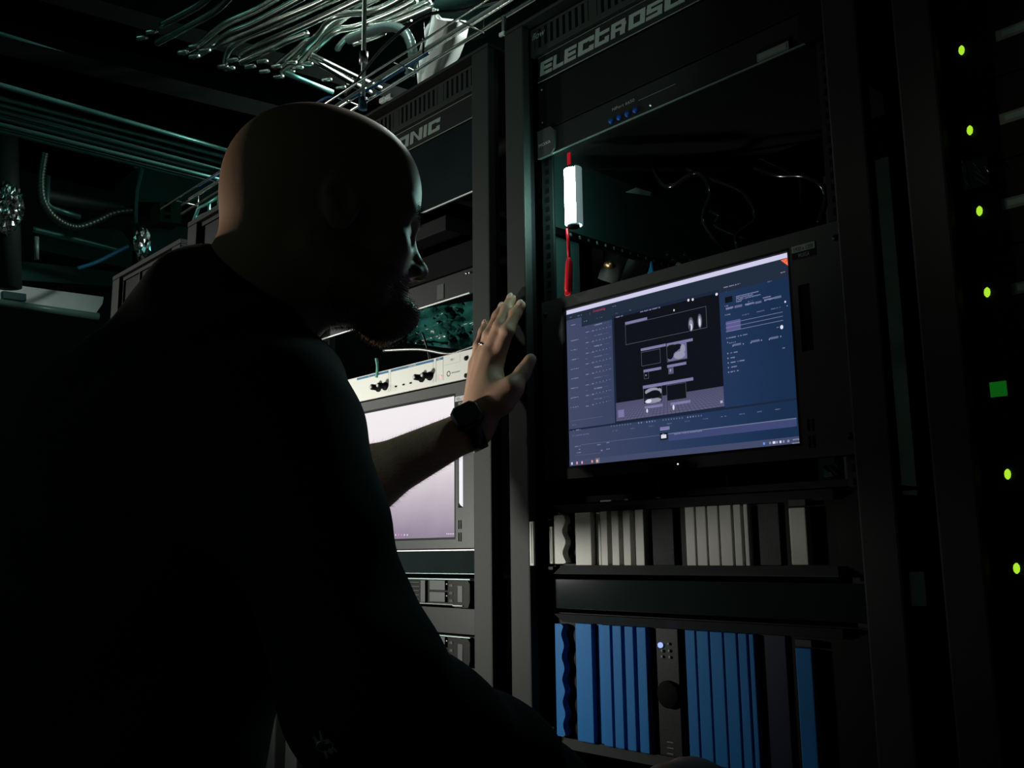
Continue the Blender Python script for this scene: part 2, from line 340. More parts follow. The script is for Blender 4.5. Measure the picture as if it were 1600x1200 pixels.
# --- bright white screen on the left rack
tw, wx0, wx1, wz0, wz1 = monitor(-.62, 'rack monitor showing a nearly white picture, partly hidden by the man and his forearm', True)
b = MB(); WZ = wz0+Z0-(-.0025+Z0)
G = vgrad('white_picture', [(0, (.24, .18, .27)), (.14, (.34, .28, .36)), (.32, (.52, .45, .52)), (.6, (.84, .77, .80)), (1, (.90, .85, .88))], 'Z', WZ, WZ+SH, 1.0)
b.rect(wx0, wx1, wz0, wz1, -.0005, G)
PKW, PK = emis('icon_white', (.95, .75, .95), 1.1), emis('icon_pink', (.95, .25, .6), 1.)
for (a, c, m) in ((598, 611, PKW),): p, q = ony(a, 838.5), ony(c, 833); b.rect(p.x, q.x, p.z, q.z, -.0008, m)
for i in range(6):
    p = ony(614+i*4.6, 836); b.rect(p.x-.0012, p.x+.0012, p.z-.0012, p.z+.0014, -.0008, PK if i in (2, 3) else PKW)
for i in range(5): p = ony(699+i*2.6, 834.5); b.rect(p.x-.001, p.x+.0007, p.z-.0006, p.z+.0012, -.0008, PKW)
b.build('screen', tw, 'lit white screen fading to mauve at the bottom')
# --- blue user interface screen of the middle rack
tb, bx0, bx1, bz0, bz1 = monitor(0, 'rack monitor showing dark blue editing software with a bright title bar', False)
b = MB()
base = vgrad('ui_base', [(0, (.058, .070, .135)), (.3, (.042, .056, .118)), (.62, (.022, .042, .105)), (.85, (.014, .034, .092)), (1.0, (.010, .028, .075))], 'X', bx0-CR, bx0-CR+SW, 1.)
b.rect(bx0, bx1, bz0, bz1, .0, base)
def E(n, c, s=1.): return emis('ui_'+n, c, s)
BLK, BAR, LINE, TXT, TXT2, LAV = E('black', (.0055, .0065, .010)), E('bar', (.62, .60, .82)), E('line', (.16, .18, .3)), E('text', (.23, .25, .42)), E('text_dim', (.12, .14, .25)), E('lavender', (.19, .18, .36))
HEAD, GRID, OUT, WHT, SEP, FOOT = E('head', (.016, .026, .048)), E('grid', (.10, .10, .19)), E('outline', (.12, .12, .14)), E('white', (.75, .75, .9)), E('sep', (.012, .02, .045)), E('foot', (.055, .07, .14))
def ur(a, c, d, e, m, lay=1):   # a,c top-left and d,e bottom-right in the photograph's pixels
    p, q = ony(a, c), ony(d, e); b.rect(max(p.x, bx0), min(q.x, bx1), min(q.z, p.z), max(q.z, p.z), -.0002*lay, m)
Q = lambda a, c: (870+a/4, 380+c/4)       # reading grid of the enlarged view
def uz(a, c, w, h, m, lay=2):             # w, h in millimetres on the glass
    p = ony(*Q(a, c)); b.rect(p.x, p.x+w*.001, p.z-h*.001, p.z, -.0002*lay, m)
def dashes(a, c, w, m, h=1.5, lay=3, seed=0, fill=.75):   # a run of tiny illegible characters
    rr = random.Random(seed+int(a*7+c)); p = ony(*Q(a, c)); x = p.x; end = p.x+w*.001
    while x < end:
        ww = rr.uniform(.5, 1.3)*.001
        if rr.random() < fill:
            hh = h*rr.uniform(.6, 1)*.001; b.rect(x, min(x+ww, end), p.z-hh, p.z, -.0002*lay, m)
        x += ww+.0003
b.rect(bx0, bx1, bz1-.0155, bz1-.0068, -.0002, HEAD)
b.rect(bx0+.03, bx1, bz1-.030, bz1-.0155, -.0002, HEAD)
b.rect(bx0+.0008, bx1-.0005, bz1-.0066, bz1-.0004, -.0004, BAR)
ur(*Q(345, 455), *Q(1052, 1030), SEP, 2)
ur(*Q(358, 470), *Q(1050, 1022), BLK, 3)
# floor grid inside the viewport
gp, gq = ony(*Q(372, 1000)), ony(*Q(1050, 1020)); b.rect(gp.x, gq.x, gq.z, gp.z, -.0008, GRID)
GL = E('gridline', (.032, .035, .07)); nx = 46
vpx = (gp.x+gq.x)/2
for i in range(nx+1):
    xt = gp.x+(gq.x-gp.x)*i/nx; xb = vpx+(xt-vpx)*1.7
    def cl(x): return min(gq.x-.0002, max(gp.x+.0002, x))
    if gp.x < xb < gq.x or gp.x < xt < gq.x:
        tt = 1.
        if xb < gp.x: tt = (gp.x-xt)/(xb-xt)
        if xb > gq.x: tt = (gq.x-xt)/(xb-xt)
        x2 = xt+(xb-xt)*tt; z2 = gp.z+(gq.z-gp.z)*tt
        b.add([(xt-.00018, -.0010, gp.z), (x2-.00030, -.0010, z2), (x2+.00030, -.0010, z2), (xt+.00018, -.0010, gp.z)], [(0, 1, 2, 3)], GL)
zz = gp.z; st = .0009
while zz > gq.z+.0005: b.rect(gp.x, gq.x, zz-.00028, zz, -.0011, GL); zz -= st; st *= 1.10
ur(*Q(386, 1045), *Q(425, 1085), LAV, 6)
uz(1025, 985, 3.5, 3.2, E('star', (.4, .4, .6)), 6)
def outline(a, c, d, e, m=OUT, w=.00045, lay=5):
    p, q = ony(*Q(a, c)), ony(*Q(d, e))
    b.rect(p.x, q.x, p.z-w, p.z, -.0002*lay, m); b.rect(p.x, q.x, q.z, q.z+w, -.0002*lay, m)
    b.rect(p.x, p.x+w, q.z, p.z, -.0002*lay, m); b.rect(q.x-w, q.x, q.z, p.z, -.0002*lay, m)
def bar(a, c, d, e, hgt=3.6, lay=6):
    p, q = ony(*Q(a, c)), ony(*Q(d, e)); b.rect(p.x, q.x, p.z-hgt*.001, p.z, -.0002*lay, LAV)
    dashes(a+20, c+6, (q.x-p.x)*700, TXT, 1.3, lay+1, 3)
outline(430, 512, 942, 528); bar(430, 495, 568, 470)
def blobs(pts, m, lay=7, n=14):
    for (a, c, rx, rz) in pts:
        p = ony(*Q(a, c)); vs = [(p.x+rx*.001*math.cos(k*2*math.pi/n), -.0002*lay, p.z+rz*.001*math.sin(k*2*math.pi/n)) for k in range(n)]; b.add(vs, [tuple(range(n))], m)
GLOW1, GLOW2, GLOW3 = E('glow1', (.10, .10, .15)), E('glow2', (.30, .29, .40)), E('glow3', (.7, .7, .85))
blobs([(842, 508, 4.2, 9.5)], GLOW1, 6); blobs([(842, 514, 3.0, 7.5)], GLOW2, 7); blobs([(843, 525, 2, 4.2)], GLOW3, 8); blobs([(838, 528, 1, 4.0)], BLK, 9)
blobs([(897, 487, 3.4, 9.5)], GLOW1, 6); blobs([(897, 490, 2.2, 7.5)], GLOW2, 7); blobs([(898, 496, 1.3, 5.2)], GLOW3, 8)
# four picture windows
outline(530, 683, 652, 748); bar(528, 660, 685, 628)
p, q = ony(*Q(694, 640)), ony(*Q(817, 718)); b.rect(p.x, q.x, q.z, p.z, -.0010, E('cloud', (.14, .15, .30)))
blobs([(735, 655, 9, 6), (712, 690, 6, 8), (760, 648, 6, 4)], BLK, 6); blobs([(770, 700, 9, 5), (790, 660, 4, 6)], GLOW2, 6); blobs([(720, 665, 8, 7)], BLK, 7)
outline(690, 640, 820, 722, lay=8); bar(690, 628, 853, 595)
outline(547, 805, 578, 845); bar(545, 793, 656, 770); outline(700, 780, 733, 815); p, q = ony(*Q(702, 784)), ony(*Q(731, 812)); b.rect(p.x, q.x, q.z, p.z, -.0010, E('thumb', (.10, .1, .2))); bar(693, 763, 812, 738)
blobs([(562, 826, 1, 1.2), (715, 795, 1.2, 2)], GLOW2, 8)
p, q = ony(*Q(545, 915)), ony(*Q(664, 1003-15)); b.rect(p.x, q.x, q.z, p.z, -.0010, BLK)
blobs([(605, 985, 14, 3.5), (570, 930, 4, 3), (645, 925, 4, 4), (600, 918, 10, 3)], GLOW2, 6); blobs([(612, 945, 11, 5.5), (585, 950, 7, 4)], BLK, 7); blobs([(578, 988, 5, 2.6)], GLOW3, 7)
outline(545, 910, 664, 990, lay=8); p, q = ony(*Q(690, 890)), ony(*Q(816, 970)); b.rect(p.x, q.x, q.z, p.z, -.0012, BLK); outline(690, 890, 816, 970, lay=8); bar(541, 892, 856, 842, 4)
outline(554, 1035, 585, 1072, lay=8); bar(553, 1020, 665, 1003); outline(717, 1015, 753, 1045, lay=8); bar(713, 998, 838, 975); blobs([(570, 1048, 1.4, 2.8), (735, 1027, 1.6, 3.4)], GLOW3, 9)
# viewport header
dashes(372, 462, 13, TXT, 1.6, 6, 1); dashes(525, 428, 34, TXT, 1.9, 6, 2, .95)
blobs([(736, 420, 1.1, 1.5), (826, 357, 1.7, 1.8), (853, 353, 1.6, 1.8), (1002, 320, 2, 1.8)], GLOW3, 6)
dashes(362, 440, 7, TXT2, 1.4); dashes(455, 418, 3, TXT2, 1.4); dashes(380, 462, 1, TXT)
# red page title
p = ony(*Q(228, 428)); b.text('Compositing', p.x, p.z-.0012, .0034, -.0006, E('red', (.45, .05, .10)), wid=.0225)
p = ony(*Q(208, 445)); b.rect(p.x, p.x+.0005, p.z-.0008, p.z+.003, -.0006, E('red', (.45, .05, .10)))
dashes(82, 462, 8, TXT2, 1.5); dashes(132, 452, 8, TXT2, 1.5); dashes(345, 395, 8, TXT2, 1.5)
# layer list on the left
for i in range(9):
    c = 512+i*59.5
    dashes(90, c+38 if i else c, 15 if i else 9, TXT, 1.4, 3, i)
    if i < 8:
        cc = 508+i*66
        dashes(180, cc+17, 4, TXT2, 1.2, 3, i); dashes(235, cc+2, 15, TXT2 if i % 2 else TXT, 2.0, 3, i, .95); dashes(295, cc-8, 10, TXT2, .5, 3, i, 1)
        dashes(183, cc+47, 5.5, TXT, 1.4, 3, i, 1); blobs([(250+k*21, cc+33-k*4.5, .75, .75) for k in range(4)], TXT, 3, 6); dashes(222, cc+38, 3.5, TXT, 1.8, 3, i+20, 1); dashes(325, cc+13, 5, TXT2, 1.5, 3, i)
dashes(172, 488, 6, TXT, 1.5); dashes(252, 468, 10, TXT2, 1.3); uz(85, 1112, 62, .35, TXT2); dashes(98, 1135, 8, TXT2, 1.3)
for i in range(7):
    p = ony(*Q(184, 560+i*66)); b.rect(p.x-.002, p.x+.038, p.z, p.z+.0002, -.0005, TXT2)
# right properties panel
dashes(1045, 275, 24, TXT, 1.6, 3, 5); dashes(1318, 240, 6, TXT2, 1.5); dashes(1400, 183, 6, TXT, 1.6); uz(1052, 340, 11, 7.5, BLK, 3); dashes(1050, 305, 3, TXT2, 1)
for i in range(4): dashes(1122, 332+i*13-i*2, (32, 24, 35, 8)[i], TXT, 1.5, 3, i+9, .95)
dashes(1290, 340, 11, TXT, 1.5); dashes(1298, 352, 14, TXT, 2.6, 3, 1, 1); uz(1362, 335, 9, 2.8, TXT2, 2); dashes(1190, 365, 8, TXT2, 1.4); dashes(1178, 380, 13, TXT, 2.8, 3, 1, 1); uz(1240, 368, 9, 2.6, TXT2, 2)
dashes(1052, 392, 5, TXT, 1.5); dashes(1058, 405, 11, TXT, 3, 3, 4, 1); uz(1112, 392, 11, 3, TXT2, 2); dashes(1052, 448, 8, TXT, 1.6); dashes(1160, 448, 10, TXT2, 1.5); dashes(1250, 428, 11, TXT2, 1.5); dashes(1340, 410, 13, TXT2, 1.5)
p, q = ony(*Q(1058, 492)), ony(*Q(1152, 538)); b.rect(p.x, q.x, q.z, p.z, -.0005, E('swatch', (.10, .10, .26)))
for i in range(3):
    p = ony(*Q(1058, 505+i*25)); q = ony(*Q(1413, 425)); b.rect(p.x, q.x, p.z-.0005, p.z, -.0008, TXT)
blobs([(1430, 367, 1.1, 1.3), (1408, 525, 2.1, 2.5)], WHT, 4); dashes(1376, 525, 2.5, TXT, 1.3); blobs([(1442, 392, .8, .8)], TXT, 4)
dashes(1075, 590, 28, TXT, 1.6, 3, 6); dashes(1080, 622, 9, TXT, 1.5); uz(1100, 632, 12, 2.6, TXT2, 2); uz(1215, 610, 12, 2.6, TXT2, 2); uz(1330, 590, 12, 2.6, TXT2, 2)
blobs([(1103, 643, .8, 1), (1168, 630, .8, 1), (1216, 623, .8, 1), (1282, 607, .8, 1), (1330, 602, .8, 1), (1402, 583, .8, 1), (1066, 595, .7, .9), (1070, 621, .7, .9)], TXT, 4)
dashes(1405, 655, 5, TXT, 1.3)
for i, (c, w) in enumerate(((688, 10), (718, 6), (747, 20), (776, 9), (805, 12))): dashes(1088, c-4, w, TXT, 1.7, 3, i); blobs([(1071+i*1.3, c+2, .9, 1)], TXT, 4)
# timeline
p = ony(*Q(1060, 1020)); q = ony(*Q(90, 1150)); b.rect(bx0+.001, bx1, p.z-.004, p.z-.0015, -.0004, SEP)
for i in range(34):
    p = ony(*Q(340+i*17, 1140-i*2.0));
    if i not in (8, 9, 12, 17, 18, 27): b.rect(p.x, p.x+.0018, p.z-.0018, p.z, -.0006, TXT if 9 < i < 16 or 27 < i < 31 else TXT2)
for i in range(10): dashes(350+i*113, 1172-i*15, 8, TXT2, 1.4, 3, i)
dashes(105, 1168, 14, TXT, 1.6, 3, 4)
V = lambda a, c: (870+a/4, 600+c/4)
def P2(a, c): return ony(*V(a, c))
def dash2(a, c, w, m, h=1.5, seed=0, fill=.8): dashes(a, c+880, w, m, h, 4, seed, fill)
dash2(100, 322, 34, TXT2, 1.6, 3); p = P2(335, 430); q = P2(1500, 215); b.rect(p.x-.055, q.x, q.z-.0006, q.z-.0001, -.0006, TXT2)
CLIP = E('clip', (.05, .065, .17)); p = P2(700, 318); q = P2(1500, 222); b.rect(p.x, bx1-.004, p.z-.008, p.z+.0016, -.0004, CLIP)
b.rect(p.x, bx1-.004, p.z+.0013, p.z+.0018, -.0006, TXT)
p = P2(648, 290); b.rect(p.x, p.x+.0155, p.z-.0005, p.z+.004, -.0008, LAV); dashes(650, 1166, 12, TXT, 1.4, 6, 2, 1)
p = P2(648, 350); b.rect(p.x, p.x+.0125, p.z-.0003, p.z+.0085, -.0008, BLK); b.rect(p.x+.002, p.x+.0105, p.z+.0016, p.z+.0064, -.0010, GLOW3); b.rect(p.x+.004, p.x+.007, p.z+.006, p.z+.0075, -.0010, GLOW2)
dashes(735, 1192, 44, TXT, 1.2, 5, 8, .95)
dash2(112, 390, 12, TXT, 1.4, 1); dash2(255, 378, 7, TXT, 1.4, 2); dash2(313, 365, 6, TXT, 1.4, 5); dash2(130, 408, 6, TXT, 1.4, 6); dash2(128, 428, 8, TXT, 1.4, 2); dash2(278, 412, 3, TXT, 2, 2); dash2(313, 405, 6, TXT, 1.4, 5); dash2(112, 448, 50, TXT2, .5, 3, 1)
b.rect(bx0, bx1, bz0, bz0+.0085, -.0003, FOOT)
for i, cc in enumerate(((.6, .65, .8), (.7, .3, .4), (.7, .35, .6), (.12, .05, .04), (.7, .3, .2), (.8, .5, .35))):
    p = P2(97+i*31.5, 501-i*2.6)
    if i == 5: b.rect(p.x-.003, p.x+.0045, bz0+.001, bz0+.008, -.0006, E('tile', (.17, .15, .2)))
    b.rect(p.x-.0014, p.x+.0016, bz0+.0022, bz0+.0058, -.0008, E('icon%d' % i, cc))
for i, (a, m) in enumerate(((1297, E('iconblue', (.15, .3, .9))), (1335, TXT), (1357, WHT), (1378, GLOW2), (1400, GLOW3), (1420, TXT), (1450, GLOW2))):
    p = P2(a, 378); b.rect(p.x-.0012, p.x+(.0024 if m is WHT else .0014), bz0+.0028, bz0+.0056, -.0006, m)
dashes(1478, 1225, 9.5, GLOW2, 1.6, 4, 7, 1); dashes(1472, 1248, 11.5, GLOW2, 1.6, 4, 9, 1)
# orange corner mark
b.add([(bx1-.0115, -.0006, bz1-.0078), (bx1-.0008, -.0006, bz1-.0072), (bx1-.0012, -.0006, bz1-.0175)], [(0, 2, 1)], E('orange', (1., .16, .07), 1.))
b.add([(bx1-.0052, -.0007, bz1-.0118), (bx1-.0012, -.0007, bz1-.0074), (bx1-.0009, -.0007, bz1-.0078), (bx1-.0050, -.0007, bz1-.0122)], [(0, 3, 2, 1)], HEAD)
b.build('screen', tb, 'lit screen of dark blue editing software')
# ================================================================ ribbed grey and blue units of the middle rack
def px_x(px, py, y=-.01): return ony(px, py, y).x
BLUE_SHADE = mat('shaded_blue_plastic', (.002, .008, .03), .5)  # blue plastic with the recess shade put into its colour
def ribbed(name, z0, z1, m, label, slats, ear_l, ear_r, rail=True, led=False):
    t = thing(name, label, 'rack unit', (CR, 0, z0)); yf = -.010
    b = MB(); b.box(CR-.2413, CR+.2413, 0, .003, z0, z1, SATIN); b.box(CR-.215, CR+.215, .0035, .45, z0+.002, z1-.002, DARK); b.build('chassis', t)
    # bevelled top and bottom lips
    for nm, za, zb_ in (('upper_lip', z1-.012, z1-.0008), ('lower_lip', z0+.0008, z0+.012)):
        b = MB(); x0, x1 = px_x(866, 800)-.002, CR+.218
        vs = []
        zi, zo = (za, zb_) if nm == 'upper_lip' else (zb_, za)
        vs = [(x0, -.001, zo), (x1, -.001, zo), (x1-.004, -.016, zo), (x0+.004, -.016, zo), (x0+.010, -.0055, zi), (x1-.010, -.0055, zi), (x0+.004, -.001, zi), (x1-.004, -.001, zi)]
        b.add(vs, [(0, 1, 2, 3), (3, 2, 5, 4), (4, 5, 7, 6), (0, 3, 4, 6), (1, 7, 5, 2), (0, 6, 7, 1)], BEZEL); b.build(nm, t)
    zi0, zi1 = z0+.0125, z1-.0125
    for (a, c, py, kind) in slats:
        x0, x1 = px_x(a, py), px_x(c, py)
        b = MB(); yy = yf if kind else -.003
        b.box(x0, x1, yy-.001, -.0005, zi0, zi1, m if kind or a < 1000 else (PANEL if m is GREYMOD else BLUE_SHADE), .0008); b.build('fin', t)  # wide right slab: its shade is put into a darker colour
    # left grip with a scalloped inner edge
    a, c, py = ear_l; x0, x1 = px_x(a, py), px_x(c, py); n = 48; poly = [(x0, zi0+.002), (x0, zi1-.002)]
    H = zi1-zi0-.004; k = H/.030
    for i in range(n+1):
        v = 1-i/n; s = .5+.5*math.cos(2*math.pi*v*k); w = .72+.28*s
        if i == 0 or i == n: w = .75
        poly.append((x0+(x1-x0)*w, zi0+.002+H*v))
    b = MB(); b.prism(poly[::-1], yf-.002, -.0008, m)
    for i in range(int(H/.0016)):
        z = zi0+.003+i*.0016
        if (i//7) % 2 == 0 and z < zi1-.004: b.box(x1-.003, x1+.003, -.004, -.0035, z, z+.0006, PRINT)
    b.build('scalloped_grip', t)
    a, c, py, ztop = ear_r; b = MB(); x0, x1 = px_x(a, py), px_x(c, py); b.box(x0, x1, yf-.002, -.0008, zi0+.001, ztop, m, .0012); b.build('end_grip', t)
    if ztop < zi1-.004: b = MB(); b.box(x0-.0, x1, yf-.001, -.0008, ztop+.002, ztop+.009, BEZEL); b.build('badge', t)
    # control column
    x0, x1 = px_x(1022, 1000), px_x(1056, 1000)
    b = MB(); b.box(x0, x1, -.006, -.0006, zi0, zi1, PANEL if led else SATIN, .0008); b.build('control_column', t)
    if led:
        p = ony(1032, 1008, -.007); b = MB(); b.tube([(p.x, -.0061, p.z), (p.x, -.0085, p.z)], .0034, emis('blue_led', (.25, .35, 1.), 1.6), 16); b.build('power_light', t, 'glowing blue-white light')
        for i, (a, c) in enumerate(((1045, 1006), (1035, 1017), (1046, 1017), (1035, 1026), (1047, 1027))):
            p = ony(a, c, -.007); b = MB(); b.tube([(p.x, -.0061, p.z), (p.x, -.0078, p.z)], .0018, PRINT, 10); b.build('button', t)
        p = ony(1045, 1085, -.008); b = MB(); b.tube([(p.x, -.0061, p.z), (p.x, -.0105, p.z), (p.x, -.011, p.z)], .019, DARK, 32, rs=[.0165, .0165, .015]); b.build('knob', t)
        for i in range(3):
            p = ony(1047, 1160+i*9, -.007); b = MB(); b.box(p.x-.005, p.x+.005, -.0068, -.00611, p.z-.0004, p.z+.0004, PRINT); b.build('indicator_line', t)
    return t
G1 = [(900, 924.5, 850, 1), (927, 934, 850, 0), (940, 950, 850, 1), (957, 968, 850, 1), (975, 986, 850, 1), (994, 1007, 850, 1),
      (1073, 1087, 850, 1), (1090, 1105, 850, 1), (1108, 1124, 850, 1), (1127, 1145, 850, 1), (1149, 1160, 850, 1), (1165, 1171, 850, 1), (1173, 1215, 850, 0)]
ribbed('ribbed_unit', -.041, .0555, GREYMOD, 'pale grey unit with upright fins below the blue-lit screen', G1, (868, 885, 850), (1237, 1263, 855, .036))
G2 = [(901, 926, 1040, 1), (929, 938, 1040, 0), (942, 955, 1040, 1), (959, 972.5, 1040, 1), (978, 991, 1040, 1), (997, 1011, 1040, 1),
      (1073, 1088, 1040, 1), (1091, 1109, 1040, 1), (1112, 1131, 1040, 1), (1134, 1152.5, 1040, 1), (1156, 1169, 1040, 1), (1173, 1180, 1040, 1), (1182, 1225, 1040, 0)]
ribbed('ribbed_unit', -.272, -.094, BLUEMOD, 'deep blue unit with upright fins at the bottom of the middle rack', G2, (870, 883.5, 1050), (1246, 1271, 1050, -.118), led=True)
blank('blank_panel', CR, -.0885, -.0475, GLOSS, 'plain dark blank panel between the grey and the blue finned units', screws=False)
# lit bits of rack rail put in as pale strips, left of the grey unit
t = thing('lit_rail_strips', 'pair of upright pale strips drawn as lit rack rail left of the grey finned unit', 'rail strip', (px_x(845, 850), -.01, -.03))
for (a, c, y0, y1) in ((826.5, 834, 815, 884), (857.5, 863.5, 823, 881)):
    yy = -.031 if a < 840 else -.014; p, q = ony(a, y0, yy), ony(c, y1, yy); x0_ = max(p.x, -.984); b = MB(); b.box(x0_, q.x, yy, yy+.0035, q.z, p.z, GREYMOD, .0008)
    b.box(p.x+(q.x-p.x)*.55, p.x+(q.x-p.x)*.62, yy-.0006, yy-.0001, q.z+.003, p.z-.003, PRINT); b.build('strip', t)
p, q = ony(826, 884, -.01), ony(864, 890, -.01); b = MB(); b.box(max(p.x, -.984), q.x, -.0104, -.004, q.z, q.z+.004, SATIN); b.box(max(p.x, -.984), q.x, -.0104, -.004, ony(845, 815, -.01).z, ony(845, 812, -.01).z, SATIN); b.box(max(p.x, -.978), q.x, -.004, -.001, q.z, ony(845, 812, -.01).z, SATIN); b.build('bracket', t)
for (x, y, nm) in ((830, 974, 'small bright latch on the post beside the blue finned unit'), (860, 1140, 'small bright latch low on the post beside the blue finned unit')):
    p = ony(x, y, -.014); b = MB(); b.box(p.x-.004, p.x+.004, -.018, -.010, p.z-.004, p.z+.004, SILVER, .0015); b.box(p.x-.002, p.x+.002, -.0100, .002, p.z-.002, p.z+.002, SATIN); b.build('latch', None, nm, 'latch')
# cables crossing the opening behind and above the blue-lit screen
CAB = mat('black_cable', (.008, .009, .009), .3)
def cable(pts, r, m, label, name='cable', group='cables inside the open racks'):
    P_ = [Vector(p) for p in pts]; out = []
    for i in range(len(P_)-1):
        p0, p1, p2, p3 = P_[max(0, i-1)], P_[i], P_[i+1], P_[min(len(P_)-1, i+2)]
        for k in range(8):
            t = k/8; out.append(.5*((2*p1)+(p2-p0)*t+(2*p0-5*p1+4*p2-p3)*t*t+(3*p1-p0-3*p2+p3)*t*t*t))
    out.append(P_[-1]); b = MB(); b.tube(out, r, m, 8); return b.build(name, None, label, 'cable', group)
def on(pxs, y): return [ony(a, c, y) for a, c in pxs]
for i, (pts, y, r, lb) in enumerate((
    ([(1020, 262), (1045, 292), (1090, 270), (1110, 300), (1100, 345), (1140, 400)], .12, .0045, 'black cable looping in the open space right of the work light'),
    ([(1070, 262), (1100, 275), (1160, 300), (1180, 340), (1150, 370), (1165, 410)], .16, .004, 'black cable sagging in the middle of the open rack space'),
    ([(1180, 262), (1215, 274), (1260, 276), (1290, 300), (1280, 350)], .10, .004, 'black cable running to the right post above the blue-lit screen'),
    ([(1110, 330), (1125, 338), (1118, 352), (1150, 368), (1190, 380), (1215, 385)], .18, .005, 'black cable with a bright bend just above the screen bezel'),
    ([(1025, 732), (1028, 745), (1030, 760), (1033, 790)], .03, .003, 'thin cable hanging below the centre of the blue-lit screen'),
    ([(1130, 735), (1137, 748), (1136, 765), (1120, 780)], .03, .003, 'thin cable hanging right of centre below the blue-lit screen'))):
    cable(on(pts, y), r, mat('glossy_cable', (.003, .0035, .0035), .10, spec=.5), lb)
# tray under the monitor, its edge glints put in as pale bars
t = thing('cable_tray', 'dark shallow tray between the blue-lit screen and the grey finned unit', 'tray', (CR, 0, .058))
b = MB(); b.box(CR-.2413, CR+.2413, .008, .16, .0585, .061, SATIN); b.box(CR-.2413, CR+.2413, .007, .0079, .058, .066, SATIN); b.build('pan', t)
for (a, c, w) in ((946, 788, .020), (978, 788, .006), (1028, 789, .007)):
    p = ony(a, c, .003); b = MB(); zc_ = max(p.z, .0580); b.box(p.x-w/2, p.x+w/2, .0035, .0069, zc_-.0009, zc_+.0009, EDGE); b.build('edge_glint', t)
# green glimpse: circuit board at the right of the tray
t = thing('circuit_board', 'green circuit board glimpsed at the right below the blue-lit screen', 'circuit board', (-.525, .05, .07))
p, q = ony(1286, 727, .05), ony(1312, 776, .05); b = MB(); b.box(p.x, q.x, .05, .052, q.z, p.z, mat('pcb', (.03, .12, .06), .5)); b.build('board', t)
b = MB(); b.tube([ony(1288, 728, .046), ony(1302, 742, .046), ony(1316, 752, .046)], .002, CAB); b.tube([ony(1284, 752, .046), ony(1296, 764, .046), ony(1306, 777, .046)], .002, CAB); b.build('lead', t)
# things seen through the opening in the side: ducts of the neighbouring rack, paper, blue tie
FAB = mat('grey_duct', (.36, .44, .42), .45, .3, .4, 60, var=.25)
b = MB(); b.tube(on([(985, 345), (972, 383), (962, 405), (950, 440)], .40), .022, FAB, 14); b.build('hose', None, 'pale teal corrugated hose slanting behind the perforated rail', 'hose')
b = MB(); b.tube(on([(1025, 350), (1012, 388), (1000, 405), (975, 445)], .46), .020, mat('grey_duct2', (.30, .33, .29), .6, 0, .3, 60), 14); b.build('hose', None, 'grey hose slanting further right behind the perforated rail', 'hose')
b = MB(); b.tube(on([(946, 414), (952, 414), (958, 412)], .22), .0065, mat('brass', (.6, .42, .2), .35, 1), 12, rs=[.0045, .0075, .0075]); b.build('hose_fitting', None, 'small brass fitting at the foot of the slanting hose', 'fitting')
q = [ony(a, c, .17) for a, c in ((977, 300), (994, 293), (1017, 300), (1016, 306))]
b = MB(); b.add([v for v in q]+[v+Vector((0, .004, 0)) for v in q], [(3, 2, 1, 0), (4, 5, 6, 7), (0, 1, 5, 4), (1, 2, 6, 5), (2, 3, 7, 6), (3, 0, 4, 7)], mat('paper_tag', (.5, .56, .52), .7)); b.build('paper_tag', None, 'pale paper tag showing in the dark right of the work light', 'tag')
q = [ony(a, c, .2) for a, c in ((1017, 408), (1020, 428), (1010, 430), (1013, 424))]
b = MB(); b.add([v for v in q]+[v+Vector((0, .003, 0)) for v in q], [(0, 1, 2, 3), (7, 6, 5, 4), (1, 0, 4, 5), (2, 1, 5, 6), (3, 2, 6, 7), (0, 3, 7, 4)], mat('blue_tie', (.03, .35, .7), .4)); b.build('cable_tie', None, 'bright blue cable tie just above the screen frame', 'cable tie')
t = thing('cable_bundle', 'dark cable plugs bunched behind the top of the blue-lit screen', 'cables', ony(1050, 420, .14))
for i in range(5):
    p = ony(1040+i*9, 398+(i % 3)*8, .14); b = MB(); b.tube([p, p+Vector((.004, .02, -.006))], .005, TEALST if i == 2 else CAB, 10); b.build('plug', t)
# ================================================================ left rack equipment
# upper gear in the recess
p = ony(700, 312, .02); b = MB(); b.box(CL-.2413, p.x, .015, .25, .545, .572, SATIN, .001); b.build('equipment_case', None, 'dark flat case recessed under the glossy blank panel', 'rack unit')
t = thing('headset', 'black rounded headset cup hanging in front of the nose', 'headset', ony(685, 430, .03))
b = MB(); bm = bmesh.new(); bmesh.ops.create_uvsphere(bm, u_segments=24, v_segments=14, radius=1); c = ony(684, 425, .03)
for v in bm.verts: v.co = Vector((c.x+v.co.x*.034, .03+v.co.y*.03, c.z+v.co.z*.016-v.co.x*.004))
b.bm(bm, mat('rubber_gloss', (.01, .016, .016), .22), True); b.build('ear_cup', t)
b = MB(); b.tube(on([(663, 413), (680, 408), (700, 418), (712, 428)], .03), .0035, GLOSS, 8); b.build('band', t)
blankp = thing('shelf_panel', 'dark panel with bright lower edge beside the moustache', 'rack panel', (CL, 0, .405))
b = MB(); b.box(CL-.2413, CL+.2413, -.003, .002, .409, .452, PANEL, .001); b.build('plate', blankp)
b = MB(); b.box(CL-.2413, CL+.212, -.0052, -.0031, .4085, .4102, EDGE); b.build('edge_strip', blankp, 'bright bare metal edge')
p = ony(688, 456, -.004); b = MB(); b.box(p.x-.009, p.x+.009, -.0042, -.0031, p.z-.013, p.z+.013, BEZEL); b.build('sticker', blankp)
for i in range(2): p = ony(729+i*5, 427-i*1, -.004); b = MB(); b.tube([(p.x, -.0031, p.z), (p.x, -.006, p.z)], .0022, SILVER, 10); b.build('screw', blankp)
